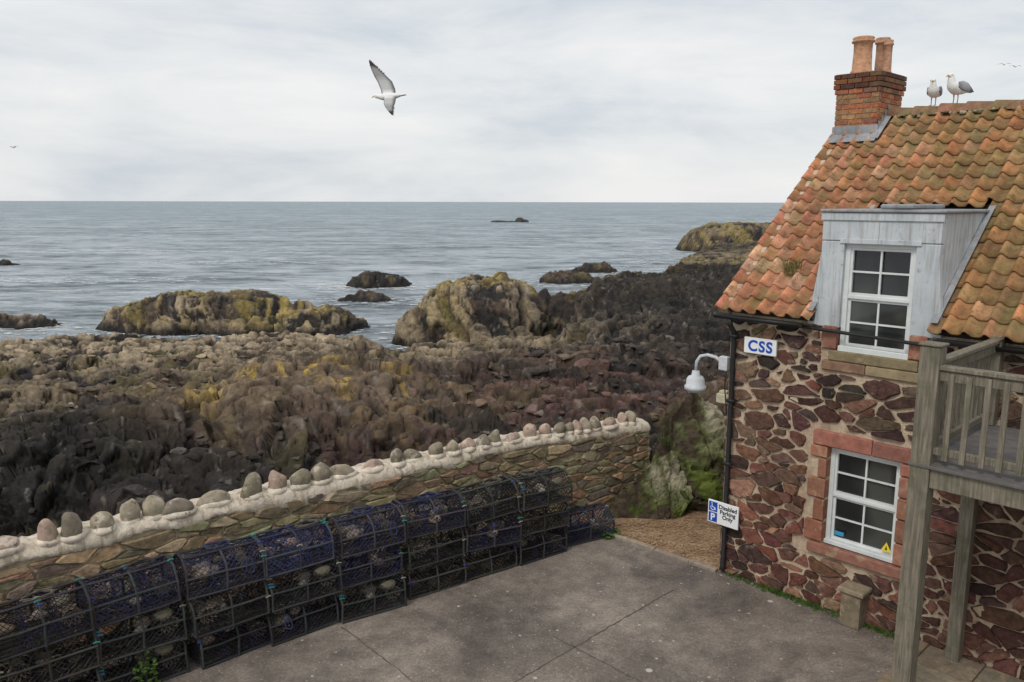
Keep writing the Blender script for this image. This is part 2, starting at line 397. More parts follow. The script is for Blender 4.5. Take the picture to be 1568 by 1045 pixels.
import bmesh
def ico(sub):
    bm=bmesh.new(); bmesh.ops.create_icosphere(bm,subdivisions=sub,radius=1)
    v=np.array([p.co[:] for p in bm.verts]); f=[tuple(q.index for q in p.verts) for p in bm.faces]; bm.free(); return v,f
ICO2=ico(2); ICO3=ico(3); ICO5=ico(6)
def angular(v,rg,npl=9,lo=.5,hi=.9):
    v=v.copy()
    for i in range(npl):
        d=rg.normal(size=3); d/=np.linalg.norm(d); k=rg.uniform(lo,hi)
        dt=v@d; o=dt>k
        v[o]=v[o]-np.outer(dt[o]-k,d)*.95
    return v
rg=np.random.default_rng(3)
mb=MB(); cnt=0
while cnt<1300:
    y0=rg.uniform(15,40)*rg.uniform(.8,1.0); x0=rg.uniform(-.75,.4)*y0
    if y0<np.interp(x0,WX,WY)+2.2: continue
    if fbm(np.array([x0/3.]),np.array([y0/3.]),311,3)[0]<.5 and rg.random()<.85: continue
    if math.hypot((x0+6)/4.4,(y0-23.5)/3.2)<1: continue
    j=int(np.searchsorted(tt,x0/y0))
    if j>=NC: continue
    i=int(np.searchsorted(Y[:,j],y0))
    if i>=NR: continue
    z0=Z[i,j]
    if z0<SEA+.3: continue
    sz=min(.40,.08*math.exp(abs(rg.normal())*.6)*(y0/18)**.5)
    v=angular(ICO2[0],rg,12,.4,.85)*np.array([1.35,.95,.65])*sz
    a=rg.uniform(0,6.28); ca_,sa=math.cos(a),math.sin(a)
    v=np.stack([v[:,0]*ca_-v[:,1]*sa,v[:,0]*sa+v[:,1]*ca_,v[:,2]],1)+np.array([X[i,j],Y[i,j],z0+sz*.1])
    c=tuple(np.clip(C[i,j]*rg.uniform(.7,1.6)+rg.uniform(0,.02),0,.6))
    mb.add(v.tolist(),ICO2[1],c); cnt+=1
mb.obj('shore_boulders',m_rock)
mb=MB()
for (x,y,sx_,sz_) in ((-5,337,4.2,.9),(-.5,340,2.0,.5),(3,338,2.4,1.9),(5.2,339,1.8,1.1)):
    v=angular(ICO3[0],rg)*np.array([sx_,3,sz_])+np.array([x,y,SEA]); mb.add(v.tolist(),ICO3[1],(.05,.045,.04))
mb.obj('distant_skerry',m_rock)

# ------------------------------------------------------------------ sea
mb=MB()
mb.add([(-40000,2,SEA),(40000,2,SEA),(40000,60000,SEA),(-40000,60000,SEA)],[(0,1,2,3)])
M=Mat('sea_water')
n1_=M.noise(M.co((.45,1,1)),.8,8,.72,.5); n2_=M.noise(M.co((.4,1,1)),.16,8,.70,.3); n3_=M.noise(M.co((.25,1,1)),.012,5,.55); n4=M.noise(M.co((.5,1,1)),3.0,5,.65)
n5_=M.noise(M.co((.12,1,1)),.05,5,.6)
hgt=M.math('ADD',M.math('MULTIPLY',n1_,1.2),M.math('MULTIPLY',n4,.4))
hgt=M.math('ADD',hgt,M.math('MULTIPLY',n2_,3.5))
bmp=M.bump(hgt,1.0,.8)
wav=M.math('ADD',M.math('MULTIPLY',n1_,.55),M.math('MULTIPLY',n2_,.45))
col=M.ramp(wav,[(.40,(.05,.078,.094)),(.49,(.18,.235,.26)),(.58,(.42,.485,.51))])
col=M.mixc(M.ramp(n3_,[(.35,0),(.65,.35)]),col,(.12,.18,.21))
fo=M.math('MULTIPLY',M.noise(M.co((.16,1,1)),.7,9,.75),M.ramp(n5_,[(.35,.8),(.7,1.2)]))
foam=M.ramp(fo,[(.62,0),(.66,.85)])
col=M.mixc(foam,col,(.82,.84,.84))
gf=M.ramp(wav,[(.42,.18),(.57,.56)])
d=M.n('ShaderNodeBsdfDiffuse',Color=col,Normal=bmp); gl=M.n('ShaderNodeBsdfGlossy',{'distribution':'GGX'},Color=(.78,.82,.86),Roughness=.26,Normal=bmp)
ms=M.n('ShaderNodeMixShader'); M.nt.links.new(gf,ms.inputs[0])
M.nt.links.new(d.outputs[0],ms.inputs[1]); M.nt.links.new(gl.outputs[0],ms.inputs[2]); M.nt.links.new(ms.outputs[0],M.out.inputs[0])
mb.obj('sea',M.m)
mb=MB()
def fleck(x,y,L_,z=.03):
    k=R.randint(6,9); pts=[]
    for q in range(k):
        an=6.283*q/k; rr=R.uniform(.35,1); pts.append((x+L_*math.cos(an)*rr,y+L_*.35*math.sin(an)*rr,SEA+z))
    mb.add(pts,[tuple(range(k))],(.75,.78,.78))
nz_i=0
for (cx,cy,rx,ry,nn_) in ((-13.5,79,5,3,90),(-12.4,67,5,2.5,90),(5.9,82.5,5,3,90),(9.8,95,5,3,60),(-6.5,50,2,4,30),(25,105,8,14,260),(34,134,10,4,160),(-34,52,4,2,40),(4,335,14,5,50),(-45,85,10,2.5,90),(-38,110,10,2,60)):
    for i in range(nn_):
        a=R.uniform(0,6.28); r_=abs(R.gauss(1,.25)); nz_i=(nz_i+1)%9
        fleck(cx+rx*math.cos(a)*r_,cy+ry*math.sin(a)*r_,R.uniform(.1,.7)*(cy/60)**.5,.02+nz_i*.004)
for (x,y) in shore_pts:
    nz_i=(nz_i+1)%9; fleck(x+R.gauss(0,.35),y+R.gauss(0,.45)-.15,R.uniform(.08,.45)*(y/60)**.5,.02+nz_i*.004)
mb.obj('surf_foam',attr_mat('foam',6,.7,1.1,.6,.03))

# ------------------------------------------------------------------ yard
mb=MB()
poly=[(x,y,0) for x,y in zip(WX[1:],WY[1:])]+[(24,-16,0),(-14,-16,0)]
mb.add(poly,[tuple(range(len(poly)))[::-1]])
M=Mat('yard_concrete'); v=M.co(); n_t=M.noise(v,.6,9,.66,.4); nf=M.noise(v,28,8,.8); nm=M.noise(v,3.5,8,.7); ng=M.noise(v,90,4,.7)
c=M.ramp(n_t,[(.34,(.112,.092,.079)),(.48,(.180,.151,.127)),(.62,(.27,.228,.19))])
c=M.mixc(1.0,c,M.ramp(nm,[(.3,.70),(.7,1.30)]),'MULTIPLY')
c=M.mixc(1.0,c,M.ramp(nf,[(.3,.62),(.7,1.4)]),'MULTIPLY')
c=M.mixc(1.0,c,M.ramp(ng,[(.3,.7),(.7,1.35)]),'MULTIPLY')
dk=M.ramp(M.noise(v,1.3,6,.65),[(.56,0),(.66,.5)]); c=M.mixc(dk,c,(.06,.052,.046))
for (sc,rad,chan,amt,cc_) in ((3.2,.34,0,.8,(.58,.55,.5)),(8,.42,1,.75,(.52,.49,.44)),(19,.48,2,.6,(.45,.42,.38))):
    vo=M.n('ShaderNodeTexVoronoi',Vector=v,Scale=sc,Randomness=1.0)
    rs=M.math('SUBTRACT',M.math('MULTIPLY',M.n('ShaderNodeSeparateColor',Color=vo.outputs['Color']).outputs[chan],rad),rad*.60)
    sp=M.math('LESS_THAN',M.math('ADD',vo.outputs['Distance'],M.math('MULTIPLY',M.math('SUBTRACT',nf,.5),.22)),rs)
    c=M.mixc(M.math('MULTIPLY',sp,amt),c,cc_)
m_yard=M.fin(c,.78,M.bump(nf,.7,.02),.35)
mb.obj('yard_ground',m_yard)
mb=MB()
def strip(pts,w0,z,col):
    for (a,b) in zip(pts[:-1],pts[1:]):
        a=Vector((*a,z));b=Vector((*b,z)); t=(b-a).normalized(); s_=Vector((-t.y,t.x,0))*w0/2*R.uniform(.5,1.4)
        mb.add([a-s_,b-s_,b+s_,a+s_],[(0,1,2,3)],col)
def wob(a,b,k=60,am=.012):
    return [(a[0]+(b[0]-a[0])*i/k+R.uniform(-am,am),a[1]+(b[1]-a[1])*i/k+R.uniform(-am,am)) for i in range(k+1)]
strip(wob((-1.5,6.6),(2.2,10.3)),.018,.004,(.11,.092,.076))
strip(wob((-2.1,9.3),(1.2,5.6)),.014,.004,(.115,.096,.08))
strip(wob((.5,9.1),(3.6,5.9)),.014,.004,(.115,.096,.08))
mb.obj('concrete_joints',attr_mat('joint_tar',10,.5,1.3))
mb=MB()
pg=[(1.33,12.42),(2.95,10.9),(3.1,11.0),(4.9,12.7),(4.6,14.6),(2.4,13.95),(.9,12.95)]
mb.add([(x,y,.004) for x,y in pg],[tuple(range(len(pg)))])
M=Mat('verge_soil'); v=M.co(); n_t=M.noise(v,3,8,.7); nf=M.noise(v,24,6,.7)
c=M.ramp(n_t,[(.3,(.14,.095,.06)),(.5,(.30,.195,.12)),(.7,(.44,.32,.22))]); c=M.mixc(1.0,c,M.ramp(nf,[(.3,.6),(.7,1.4)]),'MULTIPLY')
mb.obj('verge_soil',M.fin(c,.95,M.bump(nf,.9,.03),.1))
mb=MB()
a=Vector((1.3,12.38,0));b=Vector((2.93,10.84,0)); t=(b-a).normalized(); L=(b-a).length
k=0
while k<L-.05:
    l=min(.6,L-k); p=a+t*k
    Mx=Matrix.Translation(p)@Matrix(((t.x,-t.y,0,0),(t.y,t.x,0,0),(0,0,1,0),(0,0,0,1)))
    mb.box((0.005,-.04,-.02),(l-.005,.04,.045+R.uniform(-.008,.008)),jit((.3,.25,.19)),0,Mx,.01); k+=l
mb.obj('verge_kerb',m_sand)

def clump(name,loc,n,rad,h,mat,wide=.012,lean=.6,broad=False,parent=None):
    mb=MB()
    for i in range(n):
        a=R.uniform(0,6.28); r=rad*math.sqrt(R.random()); x,y=r*math.cos(a),r*math.sin(a)
        hh=h*R.uniform(.4,1); b=R.uniform(0,6.28); dx,dy=math.cos(b),math.sin(b)
        if broad:
            z=R.uniform(0,h)*(1-.5*r/rad); s_=R.uniform(.6,1.3)*wide
            p=Vector((x,y,z)); u=Vector((dx,dy,R.uniform(-.3,.6)))*s_*1.6; q=Vector((-dy,dx,R.uniform(-.4,.4)))*s_
            mb.add([p,p+u*.5+q,p+u,p+u*.5-q],[(0,1,2,3)])
        else:
            tip=Vector((x+dx*hh*lean,y+dy*hh*lean,hh)); p=Vector((x,y,0)); q=Vector((-dy,dx,0))*wide/2
            mid=p.lerp(tip,.5)+Vector((0,0,hh*.12))
            mb.add([p-q,p+q,mid+q*.8,mid-q*.8,tip],[(0,1,2,3),(3,2,4)])
    o=mb.obj(name,mat,parent); o.location=loc; return o
# ------------------------------------------------------------------ rubble generator
def clipp(poly,px,py,nx,ny):
    out=[];m=len(poly)
    for i in range(m):
        a=poly[i];b=poly[(i+1)%m]
        da=(a[0]-px)*nx+(a[1]-py)*ny; db=(b[0]-px)*nx+(b[1]-py)*ny
        if da<=0: out.append(a)
        if (da<0<db) or (db<0<da):
            t=da/(da-db); out.append((a[0]+(b[0]-a[0])*t,a[1]+(b[1]-a[1])*t))
    return out
def rubble(mb,s0,s1,z0,z1,sx,sz,mapf,colf,holes=(),gap=(.008,.022),depth=.03,seed=1,mi=0,ztopf=None,small=.28,cut=.13,gapf=None):
    r=random.Random(seed); seeds=[]
    nz=max(1,int((z1-z0)/sz)); ns=max(1,int((s1-s0)/sx))
    for i in range(nz+1):
        for j in range(ns+1):
            s=s0+(j+.5*(i%2)+r.uniform(-.45,.45))*sx; z=z0+(i+.5+r.uniform(-.42,.42))*sz
            if r.random()<.20: continue
            seeds.append((s,z))
            if r.random()<small:
                seeds.append((s+r.choice((-1,1))*r.uniform(.3,.5)*sx,z+r.choice((-1,1))*r.uniform(.15,.4)*sz))
    A=np.array([(s/sx,z/sz) for s,z in seeds]); W=np.array([r.uniform(-.20,.20) for _ in seeds])
    for i,(s,z) in enumerate(seeds):
        if ztopf and z>ztopf(s): continue
        if not(s0<s<s1 and z0<z<z1): continue
        if any(h[0]<s<h[1] and h[2]<z<h[3] for h in holes): continue
        d=A-A[i]; dd=(d**2).sum(1); idx=np.argsort(dd)[1:17]
        u,v_=A[i]; P=[(u-1.3,v_-1.3),(u+1.3,v_-1.3),(u+1.3,v_+1.3),(u-1.3,v_+1.3)]
        for j in idx:
            f_=.5+max(-.3,min(.3,(W[i]-W[j])/max(.35,math.sqrt(dd[j]))))
            P=clipp(P,u+(A[j][0]-u)*f_,v_+(A[j][1]-v_)*f_,A[j][0]-u,A[j][1]-v_)
            if len(P)<3: break
        if len(P)<3: continue
        P=[(a*sx,b*sz) for a,b in P]
        P=clipp(P,s0,0,-1,0);P=clipp(P,s1,0,1,0);P=clipp(P,0,z0,0,-1);P=clipp(P,0,z1,0,1)
        if ztopf: P=clipp(P,0,ztopf(s),0,1) if len(P)>2 else P
        for h in holes:
            if len(P)<3: break
            ex=[(h[0]-s,h[0],0,1,0),(s-h[1],h[1],0,-1,0),(h[2]-z,0,h[2],0,1),(z-h[3],0,h[3],0,-1)]
            ex.sort(key=lambda e:-e[0]); e_=ex[0]; P=clipp(P,e_[1],e_[2],e_[3],e_[4])
        if len(P)<3: continue
        cx=sum(p[0] for p in P)/len(P); cy=sum(p[1] for p in P)/len(P)
        ex_=max(p[0] for p in P)-min(p[0] for p in P); ey=max(p[1] for p in P)-min(p[1] for p in P)
        if ex_<.03 or ey<.03: continue
        g_=r.uniform(*gap)
        if gapf: g_*=gapf(s,z)
        if r.random()<.2: g_*=1.6
        fx=max(.3,1-2*g_/ex_); fy=max(.3,1-2*g_*.8/ey)
        Q=[(cx+(p[0]-cx)*fx,cy+(p[1]-cy)*fy) for p in P]
        Q2=[Q[0]]
        for p in Q[1:]:
            if math.hypot(p[0]-Q2[-1][0],p[1]-Q2[-1][1])>.02: Q2.append(p)
        Q=Q2 if len(Q2)>2 else Q
        K=[]
        for k in range(len(Q)):
            a=Q[k];b=Q[(k+1)%len(Q)]; c0=r.uniform(cut*.5,cut*1.5)
            K.append((a[0]*(1-c0)+b[0]*c0,a[1]*(1-c0)+b[1]*c0)); K.append((a[0]*.5+b[0]*.5,a[1]*.5+b[1]*.5)); K.append((a[0]*c0+b[0]*(1-c0),a[1]*c0+b[1]*(1-c0)))
        j_=.06*min(ex_,ey)
        K=[(p[0]+r.uniform(-j_,j_),p[1]+r.uniform(-j_,j_)) for p in K]
        m=len(K); dp=depth*r.uniform(.3,1.3); vs=[]; tx,tz=r.uniform(-.15,.15),r.uniform(-.15,.15)
        for p in K: vs.append(mapf(p[0],p[1],-.006))
        for p in K: vs.append(mapf(cx+(p[0]-cx)*.97,cy+(p[1]-cy)*.97,dp*.6))
        for p in K:
            q=(cx+(p[0]-cx)*.84,cy+(p[1]-cy)*.84); vs.append(mapf(q[0],q[1],dp+tx*(q[0]-cx)+tz*(q[1]-cy)+r.uniform(-.003,.003)))
        vs.append(mapf(cx,cy,dp*1.05))
        fs=[]
        for k in range(m):
            k2=(k+1)%m
            fs+=[(k,k2,m+k2,m+k),(m+k,m+k2,2*m+k2,2*m+k),(2*m+k,2*m+k2,3*m)]
        mb.add(vs,fs,colf(s,z,r),mi)

# ------------------------------------------------------------------ sea wall
wx=np.array([-14,-9,-5.43,-3.04,-.3,2.0,2.45]);wy=np.array([1,5,8,10,12.1,13.7,14.0])
al=np.concatenate([[0],np.cumsum(np.hypot(np.diff(wx),np.diff(wy)))])
ss=np.linspace(0,al[-1],400); px=np.interp(ss,al,wx); py=np.interp(ss,al,wy)
ker=np.ones(21)/21
def smo(a): b=np.pad(a,10,mode='reflect',reflect_type='odd'); return np.convolve(b,ker,'valid')
px=smo(px);py=smo(py)
tx_=np.gradient(px,ss);ty_=np.gradient(py,ss)
WL=al[-1]
def wpos(s,o,z):
    x=np.interp(s,ss,px);y=np.interp(s,ss,py);a=np.interp(s,ss,tx_);b=np.interp(s,ss,ty_);l=math.hypot(a,b)
    return Vector((x+b/l*o,y-a/l*o,z))
def wtop(s): return float(np.interp(s,al,[1.57,1.54,1.50,1.45,1.45,1.33,1.27]))
sw=empty('sea_wall')
mb=MB(); N=int(WL/.1); vs=[];fs=[]
for i in range(N+1):
    s=WL*i/N; zt=wtop(s)
    for (o,z) in ((0.06,-.05),(0,zt-.06),(-.45,zt-.06),(-.5,-1.3)): vs.append(wpos(s,o,z))
for i in range(N):
    for k in range(3): fs.append((i*4+k,i*4+4+k,i*4+5+k,i*4+1+k))
fs.append((N*4,N*4+3,N*4+2,N*4+1)); fs.append((0,1,2,3))
mb.add(vs,fs); mb.obj('wall_core',m_seamortar,sw)
mb=MB()
def seacol(s,z,r):
    c=r.choice([(.28,.22,.13),(.36,.29,.18),(.23,.18,.11),(.34,.24,.15),(.26,.23,.14),(.29,.18,.12),(.15,.12,.09)])
    return jit(c,.25,r)
rubble(mb,2,WL,0,1.36,.30,.105,lambda s,z,d:wpos(s,d+.06*(1-z/1.4)+.004,z),seacol,gap=(.005,.018),depth=.04,seed=4,ztopf=lambda s:wtop(s)-.09,small=.15)
mb.obj('wall_stones',m_seastone,sw)
mb=MB(); N=int(WL/.04); vs=[];fs=[];PR=9
for i in range(N+1):
    s=WL*i/N
    q=float(vn(np.array([s*2.3]),np.array([.5]),5)[0]); q2=float(vn(np.array([s*9.]),np.array([.5]),6)[0])
    zt=wtop(s)+.04*(float(vn(np.array([s*3.3]),np.array([.5]),8)[0])-.3)+.03*q2
    dr=.05+.12*q*q+.12*q2*q
    pr=[(-.49,zt-.30),(-.48,zt-.03),(-.33,zt+.04),(-.16,zt+.05),(-.03,zt+.015),(.03,zt-.045),(.04,zt-.05-dr*.4),(.035,zt-.05-dr*.85),(.0,zt-.06-dr)]
    for (o,z) in pr:
        vs.append(wpos(s,o+R.uniform(-.012,.012),z+R.uniform(-.012,.012)))
for i in range(N):
    for k in range(PR-1): fs.append((i*PR+k,i*PR+k+1,(i+1)*PR+k+1,(i+1)*PR+k))
fs.append(tuple(N*PR+k for k in range(PR)))
mb.add(vs,fs); mb.obj('mortar_cap',m_cap,sw,True)
mb=MB(); s=1.5; rg2=np.random.default_rng(12)
while s<WL-.15:
    near=1.25 if s<WL-5.5 else 1.05
    hh=rg2.uniform(.13,.185)*near; ww=rg2.uniform(.08,.13)*near; dd=rg2.uniform(.08,.12)
    if rg2.random()<.25: hh,ww=.115*near,.165*near
    v=angular(ICO3[0],rg2,7,.70,.95)
    nz_=1+.12*np.sin(v[:,0]*2.3+s*5)*np.cos(v[:,1]*2+s)+.08*np.sin(v[:,2]*4+s*3)
    v=v*nz_[:,None]*np.array([ww,dd,hh])
    tl=rg2.normal()*.28; c_,s_=math.cos(tl),math.sin(tl)
    v=np.stack([v[:,0]*c_-v[:,2]*s_,v[:,1],v[:,0]*s_+v[:,2]*c_],1)
    p=wpos(s,-.08+rg2.uniform(-.04,.03),wtop(s)+hh*.50); t=wpos(s+.05,0,0)-wpos(s-.05,0,0); t.normalize()
    co=[(p.x+a*t.x+b*t.y,p.y+a*t.y-b*t.x,p.z+c) for a,b,c in v]
    base=[(.38,.28,.22),(.33,.28,.21),(.27,.23,.17),(.42,.31,.25),(.20,.17,.13),(.36,.31,.23),(.24,.21,.15)][rg2.integers(7)]
    cols=[mix(base,(.72,.64,.54),min(1,max(0,(-.30-q[2])*2.2))) for q in ICO3[0]]
    mb.add(co,ICO3[1],cols)
    v=ICO2[0]*np.array([ww*1.15,dd*1.2,.07])
    co=[(p.x+a*t.x+b*t.y,p.y+a*t.y-b*t.x,wtop(s)+.035+c) for a,b,c in v]; mb.add(co,ICO2[1],(.68,.60,.49))
    s+=ww*2+rg2.uniform(-.01,.07)
mb.obj('coping_cobbles',m_cobble,sw,True)

def bigrock(name,loc,sc,seed,colf,sub=ICO5,npl=14,amp=.35,lean=0):
    rr=np.random.default_rng(seed); v=angular(sub[0],rr,npl,.6,.92)
    v=v/np.percentile(np.abs(v),99,axis=0)[None,:]
    a=v*2.2
    dn=(fbm(a[:,0]+a[:,2]*.7,a[:,1]-a[:,2]*.5,seed,5)-.5)*amp
    h_,c_,_a=blocks(a[:,0]+a[:,2]*.4,a[:,1]-a[:,2]*1.1,.8,seed+3,.3); h2b,c2b,_a=blocks(a[:,0]-a[:,2]*.4,a[:,1]+a[:,2]*1.1,.3,seed+5,.3)
    dn+= .14*h_-.07*c_+.07*h2b-.03*c2b
    v=v*(1+dn)[:,None]*np.array(sc); v[:,0]+=lean*v[:,2]; v=v+np.array(loc)
    mb=MB(); nn_=fbm(v[:,0]*2.6+v[:,2],v[:,1]*2.6+v[:,2]*1.6,seed+7,5); top=sub[0][:,2]
    cols=[colf(float(nn_[i]),float(top[i])) for i in range(len(v))]
    mb.add(v.tolist(),sub[1],cols); return mb.obj(name,m_rock)
def mc(n,t):
    c=mix((.085,.065,.045),(.085,.115,.022),min(1,max(0,(n-.40)*9)))
    c=mix(c,(.16,.20,.045),min(1,max(0,(n-.53)*8))*(.5+.5*max(0,t)))
    c=mix(c,(.36,.33,.24),min(1,max(0,(t-.35)*1.8))*min(1,max(0,(n-.46)*8)))
    return c
bigrock('mossy_boulder',(3.30,13.95,.1),(1.40,.95,1.66),31,mc)
bigrock('mossy_boulder',(2.22,13.12,-.2),(.74,.42,1.28),44,mc,ICO5,12,.25,.30)
bigrock('mossy_boulder',(4.9,15.1,.1),(1.2,.9,1.5),39,mc)
bigrock('shore_outcrop',(6.2,17.6,-.6),(1.8,1.6,1.5),37,lambda n,t:mix((.03,.026,.026),(.13,.095,.07),min(1,max(0,(n-.42)*5))))

# ------------------------------------------------------------------ cottage
dx,dy=.69,-.724; l=math.hypot(dx,dy); dx/=l;dy/=l
HM=Matrix(((dx,-dy,0,3.0),(dy,dx,0,10.95),(0,0,1,0),(0,0,0,1)))
house=empty('stone_cottage',HM)
HL,HW=8.5,6.6; EZ,K=3.89,.79
mb=MB()
W1=(1.47,2.37,.87,2.16); W2=(1.49,2.34,3.40,3.78)
T=.4
mb.box((0,0,-.2),(W1[0],T,3.72)); mb.box((W1[1],0,-.2),(HL,T,3.72))
mb.box((W1[0],0,-.2),(W1[1],T,W1[2])); mb.box((W1[0],0,W1[3]),(W1[1],T,W2[2]))
mb.box((0,T,-.2),(T,HW,3.72)); mb.box((HL-T,T,-.2),(HL,HW,3.72)); mb.box((T,HW-T,-.2),(HL-T,HW,3.72))
for s in (0,HL-T):
    z0=3.72; zr=EZ+K*HW/2-.08
    vs=[(s,0.05,z0),(s,HW-.05,z0),(s,HW/2,zr),(s+T,0.05,z0),(s+T,HW-.05,z0),(s+T,HW/2,zr)]
    mb.add(vs,[(0,2,1),(3,4,5),(0,3,5,2),(1,2,5,4),(0,1,4,3)])
mb.obj('walls',m_mortar,house)
mb=MB(); mb.box((T+.01,T+.05,.0),(HL-T-.01,HW-T-.01,3.5)); mb.obj('dark_room',m_dark,house)
mb=MB()
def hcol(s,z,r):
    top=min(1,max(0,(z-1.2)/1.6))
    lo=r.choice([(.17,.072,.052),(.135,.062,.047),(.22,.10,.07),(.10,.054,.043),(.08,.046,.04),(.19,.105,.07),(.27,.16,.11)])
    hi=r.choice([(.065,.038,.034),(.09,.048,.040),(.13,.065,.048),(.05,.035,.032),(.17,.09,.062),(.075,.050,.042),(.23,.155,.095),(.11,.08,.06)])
    if s>3.2: lo=mix(lo,(.09,.05,.04),.4)  # wall under the balcony: its shade is put into the stone colour
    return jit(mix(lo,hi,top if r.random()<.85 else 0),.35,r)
holes=[(1.22,2.62,.68,2.40),(1.30,2.56,3.12,3.9)]
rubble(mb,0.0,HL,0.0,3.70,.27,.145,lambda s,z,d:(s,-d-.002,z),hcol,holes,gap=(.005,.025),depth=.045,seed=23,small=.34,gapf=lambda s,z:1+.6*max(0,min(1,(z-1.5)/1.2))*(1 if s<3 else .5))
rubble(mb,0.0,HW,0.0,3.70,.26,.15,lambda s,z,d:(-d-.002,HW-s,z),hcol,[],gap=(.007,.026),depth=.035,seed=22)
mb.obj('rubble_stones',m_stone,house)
mb=MB(); rc=(.29,.13,.09)
def blk(a,b,c=rc,bev=.014): mb.box(a,b,jit(c,.22),0,None,bev)
z=.88;i=0
while z<2.14:
    h=min(.26+.06*R.random(),2.16-z); wl=.12 if i%2 else .22; wr=.10 if i%2 else .17
    wl+=R.uniform(-.02,.02)
    if h>.05:
        blk((1.47-wl,-.045,z+.006),(1.472,.12,z+h-.006)); blk((2.368,-.045,z+.006),(2.37+wr,.12,z+h-.006))
    z+=h;i+=1
blk((1.28,-.05,2.165),(2.02,.13,2.36)); blk((2.03,-.05,2.165),(2.56,.13,2.35))
blk((1.30,-.075,.73),(2.54,.12,.87),(.29,.14,.095))
blk((1.40,-.05,3.27),(2.46,.12,3.40),(.28,.21,.13)); blk((1.32,-.045,3.14),(1.86,.12,3.265),(.3,.19,.12)); blk((1.87,-.045,3.14),(2.52,.12,3.265),(.26,.2,.13))
blk((1.30,-.045,3.41),(1.485,.12,3.70)); blk((2.345,-.045,3.41),(2.54,.12,3.70))
mb.obj('sandstone_dressings',m_sand,house)

def window(name,s0,s1,z0,z1,w,parent):
    e=empty(name); e.parent=parent
    mb=MB(); f=.055
    mb.box((s0,w,z0),(s0+f,w+.08,z1),bev=.006);mb.box((s1-f,w,z0),(s1,w+.08,z1),bev=.006)
    mb.box((s0+f,w,z1-f),(s1-f,w+.08,z1),bev=.006);mb.box((s0-.0,w-.05,z0-.03),(s1+.0,w+.08,z0+.045),bev=.008)
    zm=(z0+z1)/2; mb.box((s0+f,w+.012,zm-.022),(s1-f,w+.06,zm+.022),bev=.004)
    for (a,b,o) in ((z0+.045,zm-.022,.042),(zm+.022,z1-f,.018)):
        mb.box((s0+f,w+o,a),(s0+f+.03,w+o+.035,b)); mb.box((s1-f-.03,w+o,a),(s1-f,w+o+.035,b))
        mb.box((s0+f+.03,w+o,a),(s1-f-.03,w+o+.035,a+.03)); mb.box((s0+f+.03,w+o,b-.03),(s1-f-.03,w+o+.035,b))
        sc=(s0+s1)/2; zc=(a+b)/2
        mb.box((sc-.011,w+o+.004,a+.03),(sc+.011,w+o+.03,b-.03)); 
        mb.box((s0+f+.03,w+o+.006,zc-.011),(sc-.011,w+o+.028,zc+.011)); mb.box((sc+.011,w+o+.006,zc-.011),(s1-f-.03,w+o+.028,zc+.011))
    mb.obj('sash_frame',m_white,e)
    mb=MB(); mb.box((s0+f,w+.062,z0+.04),(s1-f,w+.07,z1-f)); mb.obj('glass',m_glass,e)
    return e
window('sash_window_lower',1.475,2.365,.88,2.155,.075,house)
window('sash_window_upper',1.50,2.335,3.42,4.72,.03,house)
mb=MB(); mb.add([(2.18,.062,.98),(2.31,.062,.98),(2.245,.062,1.10)],[(0,1,2)],(.8,.65,.05)); mb.add([(2.23,.060,1.0),(2.26,.060,1.0),(2.245,.060,1.06)],[(0,1,2)],(.03,.03,.03))
mb.add([(1.58,.095,.99),(1.70,.095,.99),(1.70,.095,1.045),(1.58,.095,1.045)],[(0,1,2,3)],(.05,.3,.55))
mb.obj('window_stickers',attr_mat('sticker',5,.95,1.05,0,.001,.5),house)

